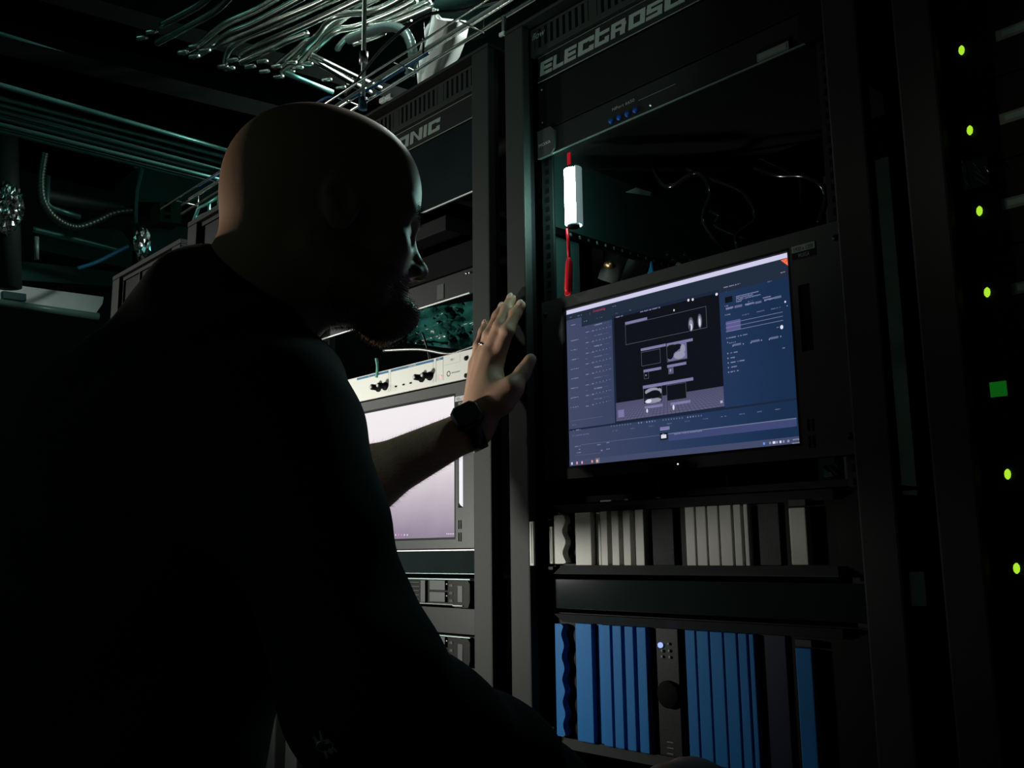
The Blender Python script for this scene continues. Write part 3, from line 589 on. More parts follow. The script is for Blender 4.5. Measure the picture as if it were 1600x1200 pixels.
# crumpled translucent bag lit by the work light
rng = random.Random(5); nx_, nz_ = 26, 16; vs = []
PX = [(640+110*i/(nx_-1), 0) for i in range(nx_)]
for j in range(nz_+1):
    for i in range(nx_+1):
        u, v = i/nx_, j/nz_
        a = 636+118*u; top = 480-12*u+ (1-u)*6; bot = 536+14*u
        c = top+(bot-top)*v
        d = .05+.018*math.sin(9*u+5*v)*math.sin(7*v)+.006*rng.uniform(-1, 1)
        vs.append(ony(a, c, d))
fs = [(j*(nx_+1)+i, j*(nx_+1)+i+1, (j+1)*(nx_+1)+i+1, (j+1)*(nx_+1)+i) for j in range(nz_) for i in range(nx_)]
back = [Vector(v)+Vector((0, .006, 0)) for v in vs]; n0 = len(vs)
b = MB(); b.add(vs+back, [f[::-1] for f in fs]+[tuple(k+n0 for k in f) for f in fs], mat('teal_plastic_bag', (.010, .065, .055), .25, 0, .5, 40, var=.5), True)
b.build('plastic_bag', None, 'crumpled teal plastic bag in the gap above the white control panel', 'bag')
cable(on([(560, 640), (600, 548), (655, 546), (700, 553), (722, 548), (745, 540)], .02)[1:], .003, SILVER, 'silvery cable curving just above the white control panel')
cable(on([(588, 560), (590, 575), (588, 590)], .0-.004), .0028, mat('green_cable', (.1, .3, .22), .35), 'short green cable end beside the shirt above the control panel')
cable(on([(660, 520), (668, 545), (672, 566)], .03), .002, CAB, 'thin black cable dropping behind the control panel')
# audio panel 1U
t = thing('audio_processor', 'off-white audio control panel with black knobs above the white screen', 'audio unit', (CL, 0, .2685))
b = MB(); b.box(CL-.2413, CL+.2413, -.003, .002, .2685, .3155, CHALK, .0012); b.build('front_panel', t)
b = MB(); b.box(CL-.215, CL+.215, .0025, .22, .2695, .3145, SATIN); b.build('case', t)
BLU = mat('blue_print', (.012, .10, .2), .5)
b = MB()
def hx(px): return ony(px, 590).x
for (a, c) in ((560, 609), (613, 680), (684, 695)): b.rect(hx(a), hx(c), .3095, .3135, -.0033, BLU)
b.text('CHANNEL', hx(640), .3103, .0026, -.0035, CHALK, wid=.024); b.text('LEVEL', hx(686), .3103, .0026, -.0035, CHALK, wid=.008); b.text('IN', hx(578), .3103, .0024, -.0035, CHALK)
for a in (609.5, 612.5, 679, 683.5, 694.5): b.rect(hx(a)-.0003, hx(a)+.0003, .274, .3125, -.0032, PRINT)
b.build('printed_strip', t, 'blue printed headings')
def knob(a, c, r=.0065):
    p = ony(a, c, -.02); b = MB(); b.tube([(p.x, -.0031, p.z), (p.x, -.006, p.z), (p.x, -.0061, p.z), (p.x, -.019, p.z), (p.x, -.021, p.z)], r, SATIN, 20, rs=[r*1.15, r*1.15, r*.85, r*.8, r*.6])
    k = b.build('knob', t); b = MB(); b.tube([(p.x, -.0211, p.z), (p.x, -.0216, p.z)], r*.5, PRINTW, 14); b.build('knob_cap', k, 'pale cap')
for a, c in ((580, 604.5), (590.5, 602), (647.5, 589), (660, 586)): knob(a, c)
for a, c in ((619, 604), (631, 601), (642, 598.5)):
    p = ony(a, c, -.003); b = MB(); b.box(p.x-.0024, p.x+.0024, -.0045, -.0031, p.z-.0013, p.z+.0013, SATIN); b.build('switch', t)
p = ony(688.5, 588.5, -.004); b = MB(); b.tube([(p.x, -.0031, p.z), (p.x, -.005, p.z)], .0018, emis('pink_led', (1., .35, .42), 1.6), 12); b.build('status_light', t, 'glowing pink-red light')
b = MB(); p = ony(701, 584, -.003)
for k in range(16):
    a = k*math.pi/8; b.tube([(p.x+.0040*math.cos(a), -.0031, p.z+.0040*math.sin(a)), (p.x+.0040*math.cos(a), -.0035, p.z+.0040*math.sin(a))], .0007, SATIN, 6)
for k in range(9): b.rect(p.x+.008+k*.0024, p.x+.0095+k*.0024, p.z-.001, p.z+.0012, -.0033, PRINT)
b.text('MIX 1', hx(706), .3035, .0035, -.0034, PRINT, wid=.010); b.rect(hx(697), hx(720), .2985, .2988, -.0033, PRINT); b.rect(hx(721), hx(721)+.0003, .2985, .312, -.0033, PRINT)
b.build('printed_emblem', t)
for a, c in ((729, 560), (729, 587)): p = ony(a, c, -.003); b = MB(); b.tube([(p.x, -.0031, p.z), (p.x, -.0055, p.z)], .0038, SATIN, 14); b.build('screw', t)
# glossy blank + servers
t = blank('blank_panel', CL, -.0425, -.0045, GLOSS, 'glossy teal-reflecting blank panel directly under the white screen')
b = MB(); b.box(CL-.2413, CL+.236, -.0045, -.0031, -.0062, -.0045, EDGE); b.build('top_edge', t, 'bright bare metal edge')
b = MB(); b.box(CL-.2413, CL+.2413, -.0045, -.0031, -.0428, -.0418, TEALST); b.build('lower_edge', t)
BAY = mat('drive_grey', (.05, .057, .055), .5)
def server(z1, label):
    z0 = z1-.043; t = thing('server', label, 'server', (CL, 0, z0))
    b = MB(); b.box(CL-.2413, CL+.236, -.001, .003, z0, z1, SATIN, .001); b.box(CL-.215, CL+.215, .0035, .5, z0+.001, z1-.001, DARK); b.build('chassis', t)
    b = MB(); b.box(CL-.22, CL+.212, -.0065, -.0011, z1-.0022, z1-.0005, TEALST); b.build('upper_trim', t)
    b = MB(); b.box(CL-.22, CL+.06, -.0065, -.0011, z0+.0008, z0+.0026, TEALST); b.box(CL+.062, CL+.17, -.0055, -.0011, z0+.0016, z0+.0028, PRINT); b.build('lower_trim', t)
    X = lambda px: ony(px, 920, -.004).x
    b = MB(); b.prism([(X(714), z0+.003), (X(714), z1-.003), (X(740)-.004, z1-.003), (X(740), z1-.008), (X(740), z0+.008), (X(740)-.004, z0-.001), (X(716), z0-.001)][::-1], -.012, -.0011, SATIN); h = b.build('handle_ear', t)
    b = MB(); b.box(X(722)-.0005, X(729), -.0128, -.0121, z0+.007, z1-.011, BEZEL, .0003); b.build('release_tab', h); b = MB(); b.box(X(715), X(730), -.0145, -.0121, z0+.001, z0+.0024, PRINTW); b.build('pull_lip', h)
    for (a, c) in ((672, 696),):
        for k in range(2):
            za = z0+.0055+k*.0185; b = MB(); b.box(X(a), X(c), -.0055, -.0011, za, za+.0155, BAY, .0008); bb = b.build('drive_bay', t)
            b = MB(); b.tube([(X(698.5), -.0045, za+.010), (X(698.5), -.0052, za+.010)], .0009, emis('drive_led', (.7, .8, .75), .7), 8); b.build('drive_light', bb)
    b = MB(); b.box(X(658), X(665), -.0055, -.0011, z0+.004, z1-.004, BAY, .0006); b.build('divider', t)
    b = MB()
    for k in range(24):
        xx = CL-.21+k*.0105
        if xx < X(655): b.box(xx, xx+.0016, -.0035, -.0011, z0+.005, z1-.005, TEALST if k == 23 else BAY)
    for k in range(5): b.box(CL-.21, X(655), -.0042, -.0036, z0+.008+k*.0068, z0+.0088+k*.0068, BAY)
    b.build('grille', t)
    for k in range(6):
        b = MB(); xx = X(703)+(k % 2)*.004; b.box(xx, xx+.0026, -.0045, -.0011, z0+.006+(k//2)*.012, z0+.010+(k//2)*.012, BAY); b.build('port', t)
    return t
server(-.0495, 'server with grey drive bays just under the glossy blank panel of the left rack')
server(-.1375, 'second server with grey drive bays, lowest one showing beside the sleeve')
blank('blank_panel', CL, -.1350, -.0955, PANEL, 'matt dark blank panel between the two servers', screws=False)
blank('blank_panel', CL, -.36, -.183, PANEL, 'large matt dark panel under the lower server of the left rack', screws=False)
blank('blank_panel', CL, .455, .5, DARK, 'small black panel behind the eye in the left rack', screws=False)
# ================================================================ third rack: stack of 2U units
GL_ = emis('green_led', (.42, .80, .03), 1.0); LAB = mat('dim_label', (.10, .125, .115), .6)
LEDS = [(1503, 79), (1516, 204), (1531, 330), (1543, 457), None, (1575, 741), (1589, 888)]
NAM = ['topmost', 'second highest', 'third from the top', 'fourth from the top', '', 'second lowest lit', 'lowest lit']
for k in range(7):
    zc = .507-.0889*k-(.006 if k > 3 else 0); z0, z1 = zc-.043, zc+.0445
    t = thing('server', 'dark unit with green status light, %s in the right rack' % NAM[k] if k != 4 else 'dark unit with a dim green display, fifth from the top in the right rack', 'server', (CT, 0, z0), 'stacked units in the right rack')
    b = MB(); b.box(CT-.2413, CT+.2413, -.003, .003, z0, z1, SATIN, .001); b.box(CT-.215, CT+.215, .0035, .5, z0+.001, z1-.001, DARK); b.build('chassis', t)
    if LEDS[k]:
        p = ony(*LEDS[k], -.005); b = MB(); b.tube([(p.x-.0004, -.006, p.z-.0050), (p.x-.0002, -.006, p.z-.003), (p.x, -.006, p.z), (p.x+.0002, -.006, p.z+.003), (p.x+.0004, -.006, p.z+.0050)], .003, GL_, 12, rs=[.0008, .0025, .0030, .0025, .0008]); b.build('status_light', t, 'glowing green light')
    else:
        p, q = ony(1546, 598, -.004), ony(1574, 618, -.004); b = MB(); b.box(p.x, q.x, -.0045, -.0031, q.z, p.z, emis('green_display', (.003, .075, .005), 1.)); b.build('display', t, 'dim green display')
    if k < 4:
        a, c = ((1556, 60), (1562, 190), (1566, 323), (1581, 455))[k]
        p = ony(a, c, -.004); b = MB(); b.box(p.x, p.x+.045, -.0042, -.0031, p.z-.004, p.z+.0075, LAB)
        b.box(p.x+.0055, p.x+.043, -.0045, -.0043, p.z-.001, p.z+.005, TEALST); b.build('label_strip', t)
    b = MB(); b.box(CT+.1, CT+.22, -.006, -.0031, z0+.02, z1-.02, PANEL); b.build('drive_tray', t)
blank('blank_panel', CT, .60, .752, SATIN, 'black blank panel above the lit units of the right rack', screws=False)
blank('blank_panel', CT, -.35, -.078, SATIN, 'black blank panel beneath the lit units of the right rack', screws=False)
t = thing('wire_bundle', 'loose bright wires glinting between the green lights of the right rack', 'wires', ony(1520, 270, -.012))
for i, pts in enumerate((((1503, 272), (1508, 282), (1514, 293)), ((1515, 272), (1528, 280), (1541, 288)), ((1513, 262), (1526, 270), (1540, 279)), ((1503, 252), (1504, 262), (1506, 274)), ((1520, 255), (1528, 264), (1533, 272)), ((1538, 260), (1543, 266), (1546, 271)))):
    b = MB(); b.tube(on(pts, -.012), .00045, SILVER, 6); b.build('wire', t)
b = MB(); b.box(ony(1500, 250, -.006).x, ony(1548, 295, -.006).x, -.0065, -.0035, ony(1520, 295, -.006).z, ony(1520, 250, -.006).z, GLOSS); b.build('backing_plate', t)
# ================================================================ the man
import openvdb
class Field:
    """signed distance field on a grid, parts blended smoothly, meshed as one surface"""
    def __init__(s, lo, hi, h):
        s.lo = np.array(lo, float); s.h = h; s.n = np.ceil((np.array(hi)-s.lo)/h).astype(int)+1
        s.g = np.full(s.n, .06, np.float32)
    def _w(s, lo, hi):
        a = np.clip(np.floor((np.array(lo)-s.lo)/s.h).astype(int), 0, s.n); b = np.clip(np.ceil((np.array(hi)-s.lo)/s.h).astype(int)+1, 0, s.n)
        if (b <= a).any(): return None, None
        ax = [(s.lo[i]+s.h*np.arange(a[i], b[i])).astype(np.float32) for i in range(3)]
        return tuple(slice(a[i], b[i]) for i in range(3)), (ax[0][:, None, None], ax[1][None, :, None], ax[2][None, None, :])
    def _mix(s, sl, d, k, sub):
        g = s.g[sl]
        if sub: d = -d; h = np.maximum(k-np.abs(g-d), 0)/max(k, 1e-6); s.g[sl] = np.maximum(g, d)+h*h*k/4
        else: h = np.maximum(k-np.abs(g-d), 0)/max(k, 1e-6); s.g[sl] = np.minimum(g, d)-h*h*k/4
    def cap(s, a, b, ra, rb=None, k=.012, sub=False, flat=1., fdir=None):
        """tapered limb from a to b; flat < 1 squashes it along fdir"""
        rb = ra if rb is None else rb; a = np.array(a, float); b = np.array(b, float); m = max(ra, rb)/min(1, 1)+k+.02
        sl, X = s._w(np.minimum(a, b)-m, np.maximum(a, b)+m)
        if sl is None: return s
        ab = b-a; L = max(1e-9, ab@ab); q = [X[i]-a[i] for i in range(3)]
        t = np.clip((q[0]*ab[0]+q[1]*ab[1]+q[2]*ab[2])/L, 0, 1)
        v = [q[i]-t*ab[i] for i in range(3)]; r = ra+(rb-ra)*t
        if fdir is not None:
            f = np.array(fdir, float); f /= np.linalg.norm(f); w = v[0]*f[0]+v[1]*f[1]+v[2]*f[2]; e = 1/flat-1
            v = [v[i]+w*f[i]*e for i in range(3)]
        d = np.sqrt(v[0]**2+v[1]**2+v[2]**2)-r
        if fdir is not None: d = d*(.5+.5*flat)
        s._mix(sl, d.astype(np.float32), k, sub); return s
    def ell(s, c, r, axes=None, k=.012, sub=False):
        c = np.array(c, float); r = np.array(r, float); A = np.eye(3) if axes is None else np.array([np.array(a) for a in axes], float)
        m = (np.abs(A.T)@r)+k+.02
        sl, X = s._w(c-m, c+m)
        if sl is None: return s
        q = [X[i]-c[i] for i in range(3)]; l = [q[0]*A[j][0]+q[1]*A[j][1]+q[2]*A[j][2] for j in range(3)]
        k0 = np.sqrt(sum((l[j]/r[j])**2 for j in range(3))); k1 = np.sqrt(sum((l[j]/r[j]**2)**2 for j in range(3)))+1e-9
        s._mix(sl, (k0*(k0-1)/k1).astype(np.float32), k, sub); return s
    def halfspace(s, p, n, lo, hi, k=.002):
        """cut away what lies beyond point p in direction n"""
        sl, X = s._w(lo, hi); n = np.array(n, float); n /= np.linalg.norm(n)
        d = n[0]*(X[0]-p[0])+n[1]*(X[1]-p[1])+n[2]*(X[2]-p[2]); s.g[sl] = np.maximum(s.g[sl], d.astype(np.float32)); return s
    def disp(s, fn, lo, hi):
        sl, X = s._w(lo, hi); s.g[sl] = s.g[sl]+fn(*X).astype(np.float32); return s
    def mesh(s, name, m, parent, label=None):
        g = openvdb.FloatGrid(.06); g.copyFromArray(np.ascontiguousarray(s.g), ijk=(0, 0, 0), tolerance=0.0)
        pts, tris, quads = g.convertToPolygons(isovalue=0.0, adaptivity=0.0)
        P_ = pts*s.h+s.lo; P_[:, 2] += Z0; P_ -= np.array(world_loc(parent))
        me = bpy.data.meshes.new(name); fs = [tuple(int(i) for i in f[::-1]) for f in quads]+[tuple(int(i) for i in f[::-1]) for f in tris]
        me.from_pydata([tuple(p) for p in P_.tolist()], [], fs); me.materials.append(m)
        me.polygons.foreach_set('use_smooth', [True]*len(me.polygons)); me.validate(); me.update()
        o = bpy.data.objects.new(name, me); C.objects.link(o); o.parent = parent
        bm = bmesh.new(); bm.from_mesh(me)
        bmesh.ops.smooth_vert(bm, verts=bm.verts, factor=.5, use_axis_x=True, use_axis_y=True, use_axis_z=True)
        if bm.calc_volume(signed=True) < 0: bmesh.ops.reverse_faces(bm, faces=bm.faces)
        bm.to_mesh(me); bm.free(); return tag(o, label)
VOX = .003
NP = lambda v: np.array(v, float)
SKIN = mat('skin', (.40, .24, .165), .5, 0, .25, 260, var=.12); SKIN.node_tree.nodes['Principled BSDF'].inputs['Subsurface Weight'].default_value = .0
CLOTH = mat('black_cotton', (.016, .018, .020), .9, 0, .4, 900, var=.15); JEAN = mat('dark_trousers', (.008, .010, .016), .85, 0, .4, 700)
HC = NP(atd(521, 341, .995)); yw, pt = math.radians(25), math.radians(5)      # head centre, turn and nod
RIh = NP((RI.x, RI.y, 0)); RIh /= np.linalg.norm(RIh); FWh = NP((-RIh[1], RIh[0], 0))
Fh = math.cos(yw)*RIh+math.sin(yw)*FWh; Sh = np.cross(Fh, (0, 0, 1.))          # face direction, the man's right
Fp = Fh*math.cos(pt)+NP((0, 0, -math.sin(pt))); Up_ = np.cross(Sh, Fp); HS = .955
def hp(f, s, u): return HC+HS*(Fp*f+Sh*s+Up_*u)
AX = (Fp, Sh, Up_)
man = thing('person', 'bald bearded man in a black shirt pressing one hand on the rack, seen from behind', 'person', (-.88, -.66, -Z0))
LS, RS = NP((-1.035, -.54, .095)), NP((-.722, -.580, .088))      # shoulders
PV = NP((-.90, -.70, -.33)); NB = NP((-.885, -.545, .20)); CH = NP((-.885, -.60, .02))
WR = NP(ony(741, 667, -.088))                                      # left wrist
# elbow of the raised arm: on the circle around shoulder-wrist, on the line seen in the photograph
best = None; ax_ = WR-LS; D_ = np.linalg.norm(ax_); u_ = ax_/D_; ua, fa = .30, .275
aa = (ua*ua-fa*fa+D_*D_)/(2*D_); rr_ = math.sqrt(max(0, ua*ua-aa*aa)); e1 = np.cross(u_, (0, 0, 1.)); e1 /= np.linalg.norm(e1); e2 = np.cross(u_, e1)
for k in range(360):
    a = math.radians(k); Ep = LS+u_*aa+rr_*(e1*math.cos(a)+e2*math.sin(a)); x, y = proj(Ep)
    err = abs((y-667)-(741-x)*.50)+(0 if Ep[2] < LS[2] else 1e4)
    if best is None or err < best[0]: best = (err, Ep)
EL = best[1]
RE = NP(atd(566, 1080, .66)); RW = NP(ony(960, 1325, -.20)); 
F = Field((-1.42, -.98, -.42), (-.40, -.005, .56), VOX)
# torso core and neck
F.ell(CH, (.15, .09, .17), k=.05).ell(CH+NP((0, 0, .09)), (.16, .085, .08), k=.05).ell((CH+PV)/2, (.135, .09, .16), k=.05).ell(PV+NP((0, 0, .02)), (.14, .10, .12), k=.05)
F.cap(LS, RS, .045, .045, .05)
F.cap(NB+NP((0, -.005, -.03)), hp(-.036, 0, -.055), .062, .060, .03).cap(NB+NP((.0, -.025, .0)), hp(-.056, 0, -.035), .048, .048, .03)
for S in (LS, RS): F.cap(S*.75+NB*.25-NP((0, 0, .01)), NB+NP((0, -.01, .02)), .04, .045, .04)
# head
H = lambda c, r, k=.02, sub=False: F.ell(hp(*c), NP(r)*HS, AX, k, sub)
K = lambda a, b, ra, rb=None, k=.01, sub=False: F.cap(hp(*a), hp(*b), ra*HS, (ra if rb is None else rb)*HS, k, sub)
H((-.018, 0, .035), (.098, .078, .088), .03); H((-.045, 0, .015), (.072, .073, .075), .03); H((.03, 0, .035), (.062, .064, .068), .03)
H((.035, 0, -.035), (.055, .056, .065), .03); H((.020, 0, -.075), (.062, .053, .038), .025); K((.070, -.012, -.106), (.070, .012, -.106), .024, k=.02); K((.092, -.008, -.098), (.092, .008, -.098), .012, k=.02)
K((-.03, .058, -.055), (.035, .045, -.088), .016, .018, .02); K((-.03, -.058, -.055), (.035, -.045, -.088), .016, .018, .02)   # jaw line
K((.079, .012, .012), (.066, .046, .010), .014, .012, .010); K((.079, -.012, .012), (.066, -.046, .010), .014, .012, .010)     # brow
for s_ in (-1, 1):
    H((.082, s_*.031, -.010), (.016, .016, .012), .01, True); H((.066, s_*.031, -.011), (.014, .014, .013), .003)
    K((.074, s_*.022, -.004), (.068, s_*.045, -.006), .0055, k=.004)                   # eyelid
    H((.052, s_*.045, -.035), (.022, .018, .020), .015)                                # cheekbone
    H((-.012, s_*.080, -.012), (.019, .008, .031), .006); H((-.008, s_*.088, -.010), (.010, .006, .018), .004, True); K((-.020, s_*.080, .012), (-.028, s_*.086, -.005), .0045, k=.004); H((.004, s_*.079, -.014), (.006, .005, .008), .003)
K((.078, 0, -.003), (.101, 0, -.038), .0085, .0105, .010); H((.102, 0, -.042), (.0115, .0115, .010), .006)
for s_ in (-1, 1): H((.092, s_*.012, -.045), (.012, .008, .008), .005); H((.100, s_*.006, -.052), (.004, .003, .004), .002, True)
K((.078, -.018, -.068), (.084, 0, -.066), .0075, k=.006); K((.078, .018, -.068), (.084, 0, -.066), .0075, k=.006); K((.078, -.015, -.079), (.083, 0, -.080), .0075, k=.006); K((.078, .015, -.079), (.083, 0, -.080), .0075, k=.006)
K((.090, -.018, -.073), (.090, .018, -.073), .0022, k=.002, sub=True)
for q in ((-.052, -.050), (-.060, -.032)): pass
pass                  # fold at the nape
# raised left arm
F.cap(LS, EL, .050, .043, .03).cap(EL, EL+(WR-EL)*.35, .043, .044, .03).cap(EL+(WR-EL)*.35, WR, .044, .027, .03)
# left hand pressed on the post, seen from its back; pixel readings of the joints, depth from the post face
def jp(a, c, y): return NP(ony(a, c, y))
HB = jp(762, 628, -.078)
F.cap(WR, HB, .027, .024, .02, flat=.75, fdir=(0, 1, .0))
KN = {'index': jp(776, 562, -.062), 'middle': jp(765, 551, -.066), 'ring': jp(754, 556, -.064), 'little': jp(744, 570, -.058)}
for n_, kx in KN.items(): F.cap(WR+(HB-WR)*.4, kx, .019, .0125, .014)
F.cap(jp(770, 600, -.068), jp(756, 600, -.066), .018, .016, .014)
FG = {'index': [(776, 562, -.062), (793, 517, -.058), (805, 491, -.046), (814, 477, -.041)], 'middle': [(765, 551, -.066), (781, 510, -.060), (792, 483, -.048), (799, 467, -.041)],
      'ring': [(754, 556, -.064), (764, 524, -.062), (778, 494, -.048), (785, 480, -.041)], 'little': [(744, 570, -.058), (748, 541, -.056), (755, 519, -.046), (759, 506, -.041)]}
RAD = {'index': (.0118, .0098, .0088, .0078), 'middle': (.0118, .0100, .0088, .0078), 'ring': (.0112, .0094, .0082, .0072), 'little': (.0100, .0082, .0072, .0064)}
for n_, pts in FG.items():
    P_ = [jp(*p) for p in pts]; R_ = RAD[n_]
    for i in range(3): F.cap(P_[i], P_[i+1], R_[i], R_[i+1], .0035)
    F.ell(P_[1], (R_[1]*1.1,)*3, k=.003).ell(P_[2], (R_[2]*1.08,)*3, k=.003)
TH = [jp(785, 628, -.074), jp(800, 606, -.066), jp(817, 582, -.050), jp(829, 562, -.042)]
F.cap(HB, TH[1], .021, .0155, .018).cap(TH[0], TH[1], .019, .0145, .012).cap(TH[1], TH[2], .0135, .0115, .006).cap(TH[2], TH[3], .0115, .0092, .004)
for n_ in ('index', 'middle', 'ring', 'little'):                                        # tendons over the back of the hand
    F.cap(WR+(KN[n_]-WR)*.3+NP((0, -.019, 0)), KN[n_]+NP((0, -.0085, 0)), .0028, .0035, .006)
# right arm, going down and forward to the controls below
F.cap(RS, RE, .050, .041, .03).cap(RE, RE+(RW-RE)*.3, .042, .044, .03).cap(RE+(RW-RE)*.3, RW, .046, .028, .03)
rh = NP(ony(1040, 1232, -.14)); F.cap(RW, rh, .026, .026, .015, flat=.8, fdir=(0, 0, 1))
for i, (a, c, y) in enumerate(((1062, 1204, -.10), (1080, 1200, -.085), (1100, 1205, -.08), (1118, 1214, -.08))):
    k0 = jp(a, c, y); F.cap(rh, k0, .018, .0115, .012); k1 = k0+NP((.008, .036, -.012)); k2 = k1+NP((.004, .012, -.026)); F.cap(k0, k1, .011, .0092, .003).cap(k1, k2, .0092, .0075, .003)
F.cap(rh+NP((-.01, 0, -.01)), rh+NP((-.035, .035, -.02)), .015, .011, .008).cap(rh+NP((-.035, .035, -.02)), rh+NP((-.035, .065, -.03)), .011, .009, .004)
body = F.mesh('body', SKIN, man)
NAIL = mat('fingernail', (.55, .36, .29), .3)
for n_ in FG:
    a, c_ = jp(*FG[n_][2]), jp(*FG[n_][3]); d = (c_-a)/np.linalg.norm(c_-a); r = RAD[n_][3]
    N = Field(c_-.03, c_+.03, .0011); up = NP((0, -1, 0)); up = up-d*(up@d); up /= np.linalg.norm(up); sd = np.cross(d, up)
    N.ell(c_+d*r*.05+up*r*.62, (r*.95, r*.72, r*.42), (d, sd, up), .001); N.mesh('fingernail', NAIL, man)
# black t-shirt
T = Field((-1.36, -.99, -.50), (-.42, -.14, .30), .004)
T.ell(CH+NP((0.005, -.005, .0)), (.186, .125, .185), k=.06).ell(CH+NP((0.005, -.015, .09)), (.170, .105, .09), k=.06).ell((CH+PV)/2, (.175, .13, .20), k=.06).ell(PV+NP((0, .0, .0)), (.185, .14, .14), k=.06)
T.cap(LS+NP((.02, 0, -.01)), RS+NP((-.02, 0, -.01)), .066, .066, .05)
NT = NB+NP((-.004, -.024, .028)); T.cap(LS*.75+NB*.25, NT, .05, .058, .06).cap(RS*.65+NB*.35+NP((0, .01, .02)), NB+NP((0, -.010, .018)), .062, .066, .05).cap(NB+NP((0, -.01, .0)), NT, .066, .060, .03)
T.cap(LS, LS+(EL-LS)*.62, .066, .060, .03).cap(RS, RE, .070, .052, .03).cap(RE, RE+(RW-RE)*.4, .057, .056, .02).cap(RE+(RW-RE)*.4, RW, .056, .038, .02)
for S, E_ in ((LS, EL),):
    c_ = S+(E_-S)*.66; d = (E_-S)/np.linalg.norm(E_-S); T.halfspace(c_, d, c_-.085, c_+.085)
up = hp(-.04, 0, -.05)-NB+NP((0, .035, 0)); up /= np.linalg.norm(up); T.halfspace(NB+NP((-.010, -.035, .0))+up*.082, up, NB-.12, NB+.16)
T.halfspace(PV+NP((0, 0, -.12)), (0, 0, -1), (-1.3, -.95, -.5), (-.5, -.35, -.40))
T.disp(lambda x, y, z: .0022*np.sin(38*x+22*z+5*np.sin(17*z))+.0018*np.sin(55*z-30*y+4*np.sin(21*x))+.0*x*y*z, (-1.3, -.98, -.5), (-.5, -.3, .3))
shirt = T.mesh('shirt', CLOTH, man, 'black shirt')
# trousers and shoes
J = Field((-1.18, -.96, -Z0+.02), (-.62, -.42, -.36), .007)
J.ell(PV+NP((0, 0, -.09)), (.18, .135, .13), k=.05)
KL, KR = NP((-.99, -.665, -.78)), NP((-.80, -.69, -.78)); AL, AR = NP((-1.0, -.72, -1.17)), NP((-.79, -.745, -1.17))
for hx_, kn, an in ((-.08, KL, AL), (.08, KR, AR)): J.cap(PV+NP((hx_, 0, -.14)), kn, .098, .070, .04).cap(kn, an, .070, .062, .03)
J.disp(lambda x, y, z: .002*np.sin(60*z+20*x)+.0*y, (-1.15, -.95, -1.2), (-.65, -.45, -.5)); J.halfspace((0, 0, -.37), (0, 0, 1), (-1.18, -.96, -.5), (-.62, -.42, -.36))
J.mesh('trousers', JEAN, man)
for an in (AL, AR):
    S_ = Field(an+NP((-.08, -.10, -.10)), an+NP((.08, .22, .06)), .005); S_.cap(an+NP((0, -.03, -.055)), an+NP((0, .13, -.062)), .040, .034, .02).cap(an+NP((0, 0, 0)), an+NP((0, 0, -.05)), .043, .045, .03)
    S_.halfspace(an+NP((0, 0, -.098)), (0, 0, -1), an+NP((-.08, -.1, -.1)), an+NP((.08, .22, 0))); S_.mesh('shoe', SATIN, man)
b = MB(); cc = [Vector(PV+NP((.176*math.cos(k*math.pi/20), .132*math.sin(k*math.pi/20), -.128))) for k in range(41)]; b.tube(cc, .012, SATIN, 6); b.build('belt', man)
# short beard and moustache: many fine hairs over chin, jaw and upper lip
BRD = mat('beard_hair', (.022, .021, .02), .7); rb = random.Random(11); b = MB()
bvs, bfs = [], []
me = body.data; inv = NP(world_loc(man))-NP((0, 0, Z0)); cand = []
co = np.empty(len(me.vertices)*3, np.float32); me.vertices.foreach_get('co', co); co = co.reshape(-1, 3)+inv
no = np.empty(len(me.vertices)*3, np.float32); me.vertices.foreach_get('normal', no); no = no.reshape(-1, 3)
L_ = (co-HC)@np.array(AX).T/HS
msk = ((L_[:, 2] < -.048) & (L_[:, 2] > -.145) & (L_[:, 0] > -.01) & (L_[:, 0] < .12) & (np.abs(L_[:, 1]) < .075)) & ~((np.abs(L_[:, 1]) < .02) & (L_[:, 0] > .075) & (np.abs(L_[:, 2]+.073) < .012)) & ~((L_[:, 2] > -.058) & (np.abs(L_[:, 1]) > .03) & (L_[:, 0] > .03)) & ~((L_[:, 0] > .088) & (L_[:, 2] > -.058))
idx = np.nonzero(msk)[0]; rb.shuffle(il := idx.tolist())
for i in il[:30000]:
    p, n_ = co[i], no[i]; d = n_+NP((rb.uniform(-.5, .5), rb.uniform(-.5, .5), -.6+rb.uniform(-.3, .3))); d /= np.linalg.norm(d); s_ = np.cross(d, (rb.random(), rb.random(), rb.random()+.1)); s_ /= np.linalg.norm(s_); w_ = .0005; l_ = rb.uniform(.003, .0065)
    o_ = len(bvs); bvs += [p-s_*w_, p+s_*w_, p+d*l_]; bfs.append((o_, o_+1, o_+2))
b.add(bvs, bfs, BRD); b.build('beard', man, 'short grizzled beard and moustache', kind='stuff')
# eyebrows
b = MB(); bvs, bfs = [], []
msk = (np.abs(L_[:, 2]-.012) < .006) & (L_[:, 0] > .05) & (np.abs(L_[:, 1]) > .012) & (np.abs(L_[:, 1]) < .052)
for i in np.nonzero(msk)[0].tolist()*3:
    p, n_ = co[i], no[i]; d = n_*.6+Sh*math.copysign(.6, L_[i, 1])+NP((0, 0, .1))+NP([rb.uniform(-.3, .3) for _ in range(3)]); d /= np.linalg.norm(d); s_ = np.cross(d, (rb.random(), 1, .3)); s_ /= np.linalg.norm(s_); o_ = len(bvs); bvs += [p-s_*.0002, p+s_*.0002, p+d*rb.uniform(.004, .008)]; bfs.append((o_, o_+1, o_+2))
b.add(bvs, bfs, BRD); b.build('eyebrow', man, kind='stuff')
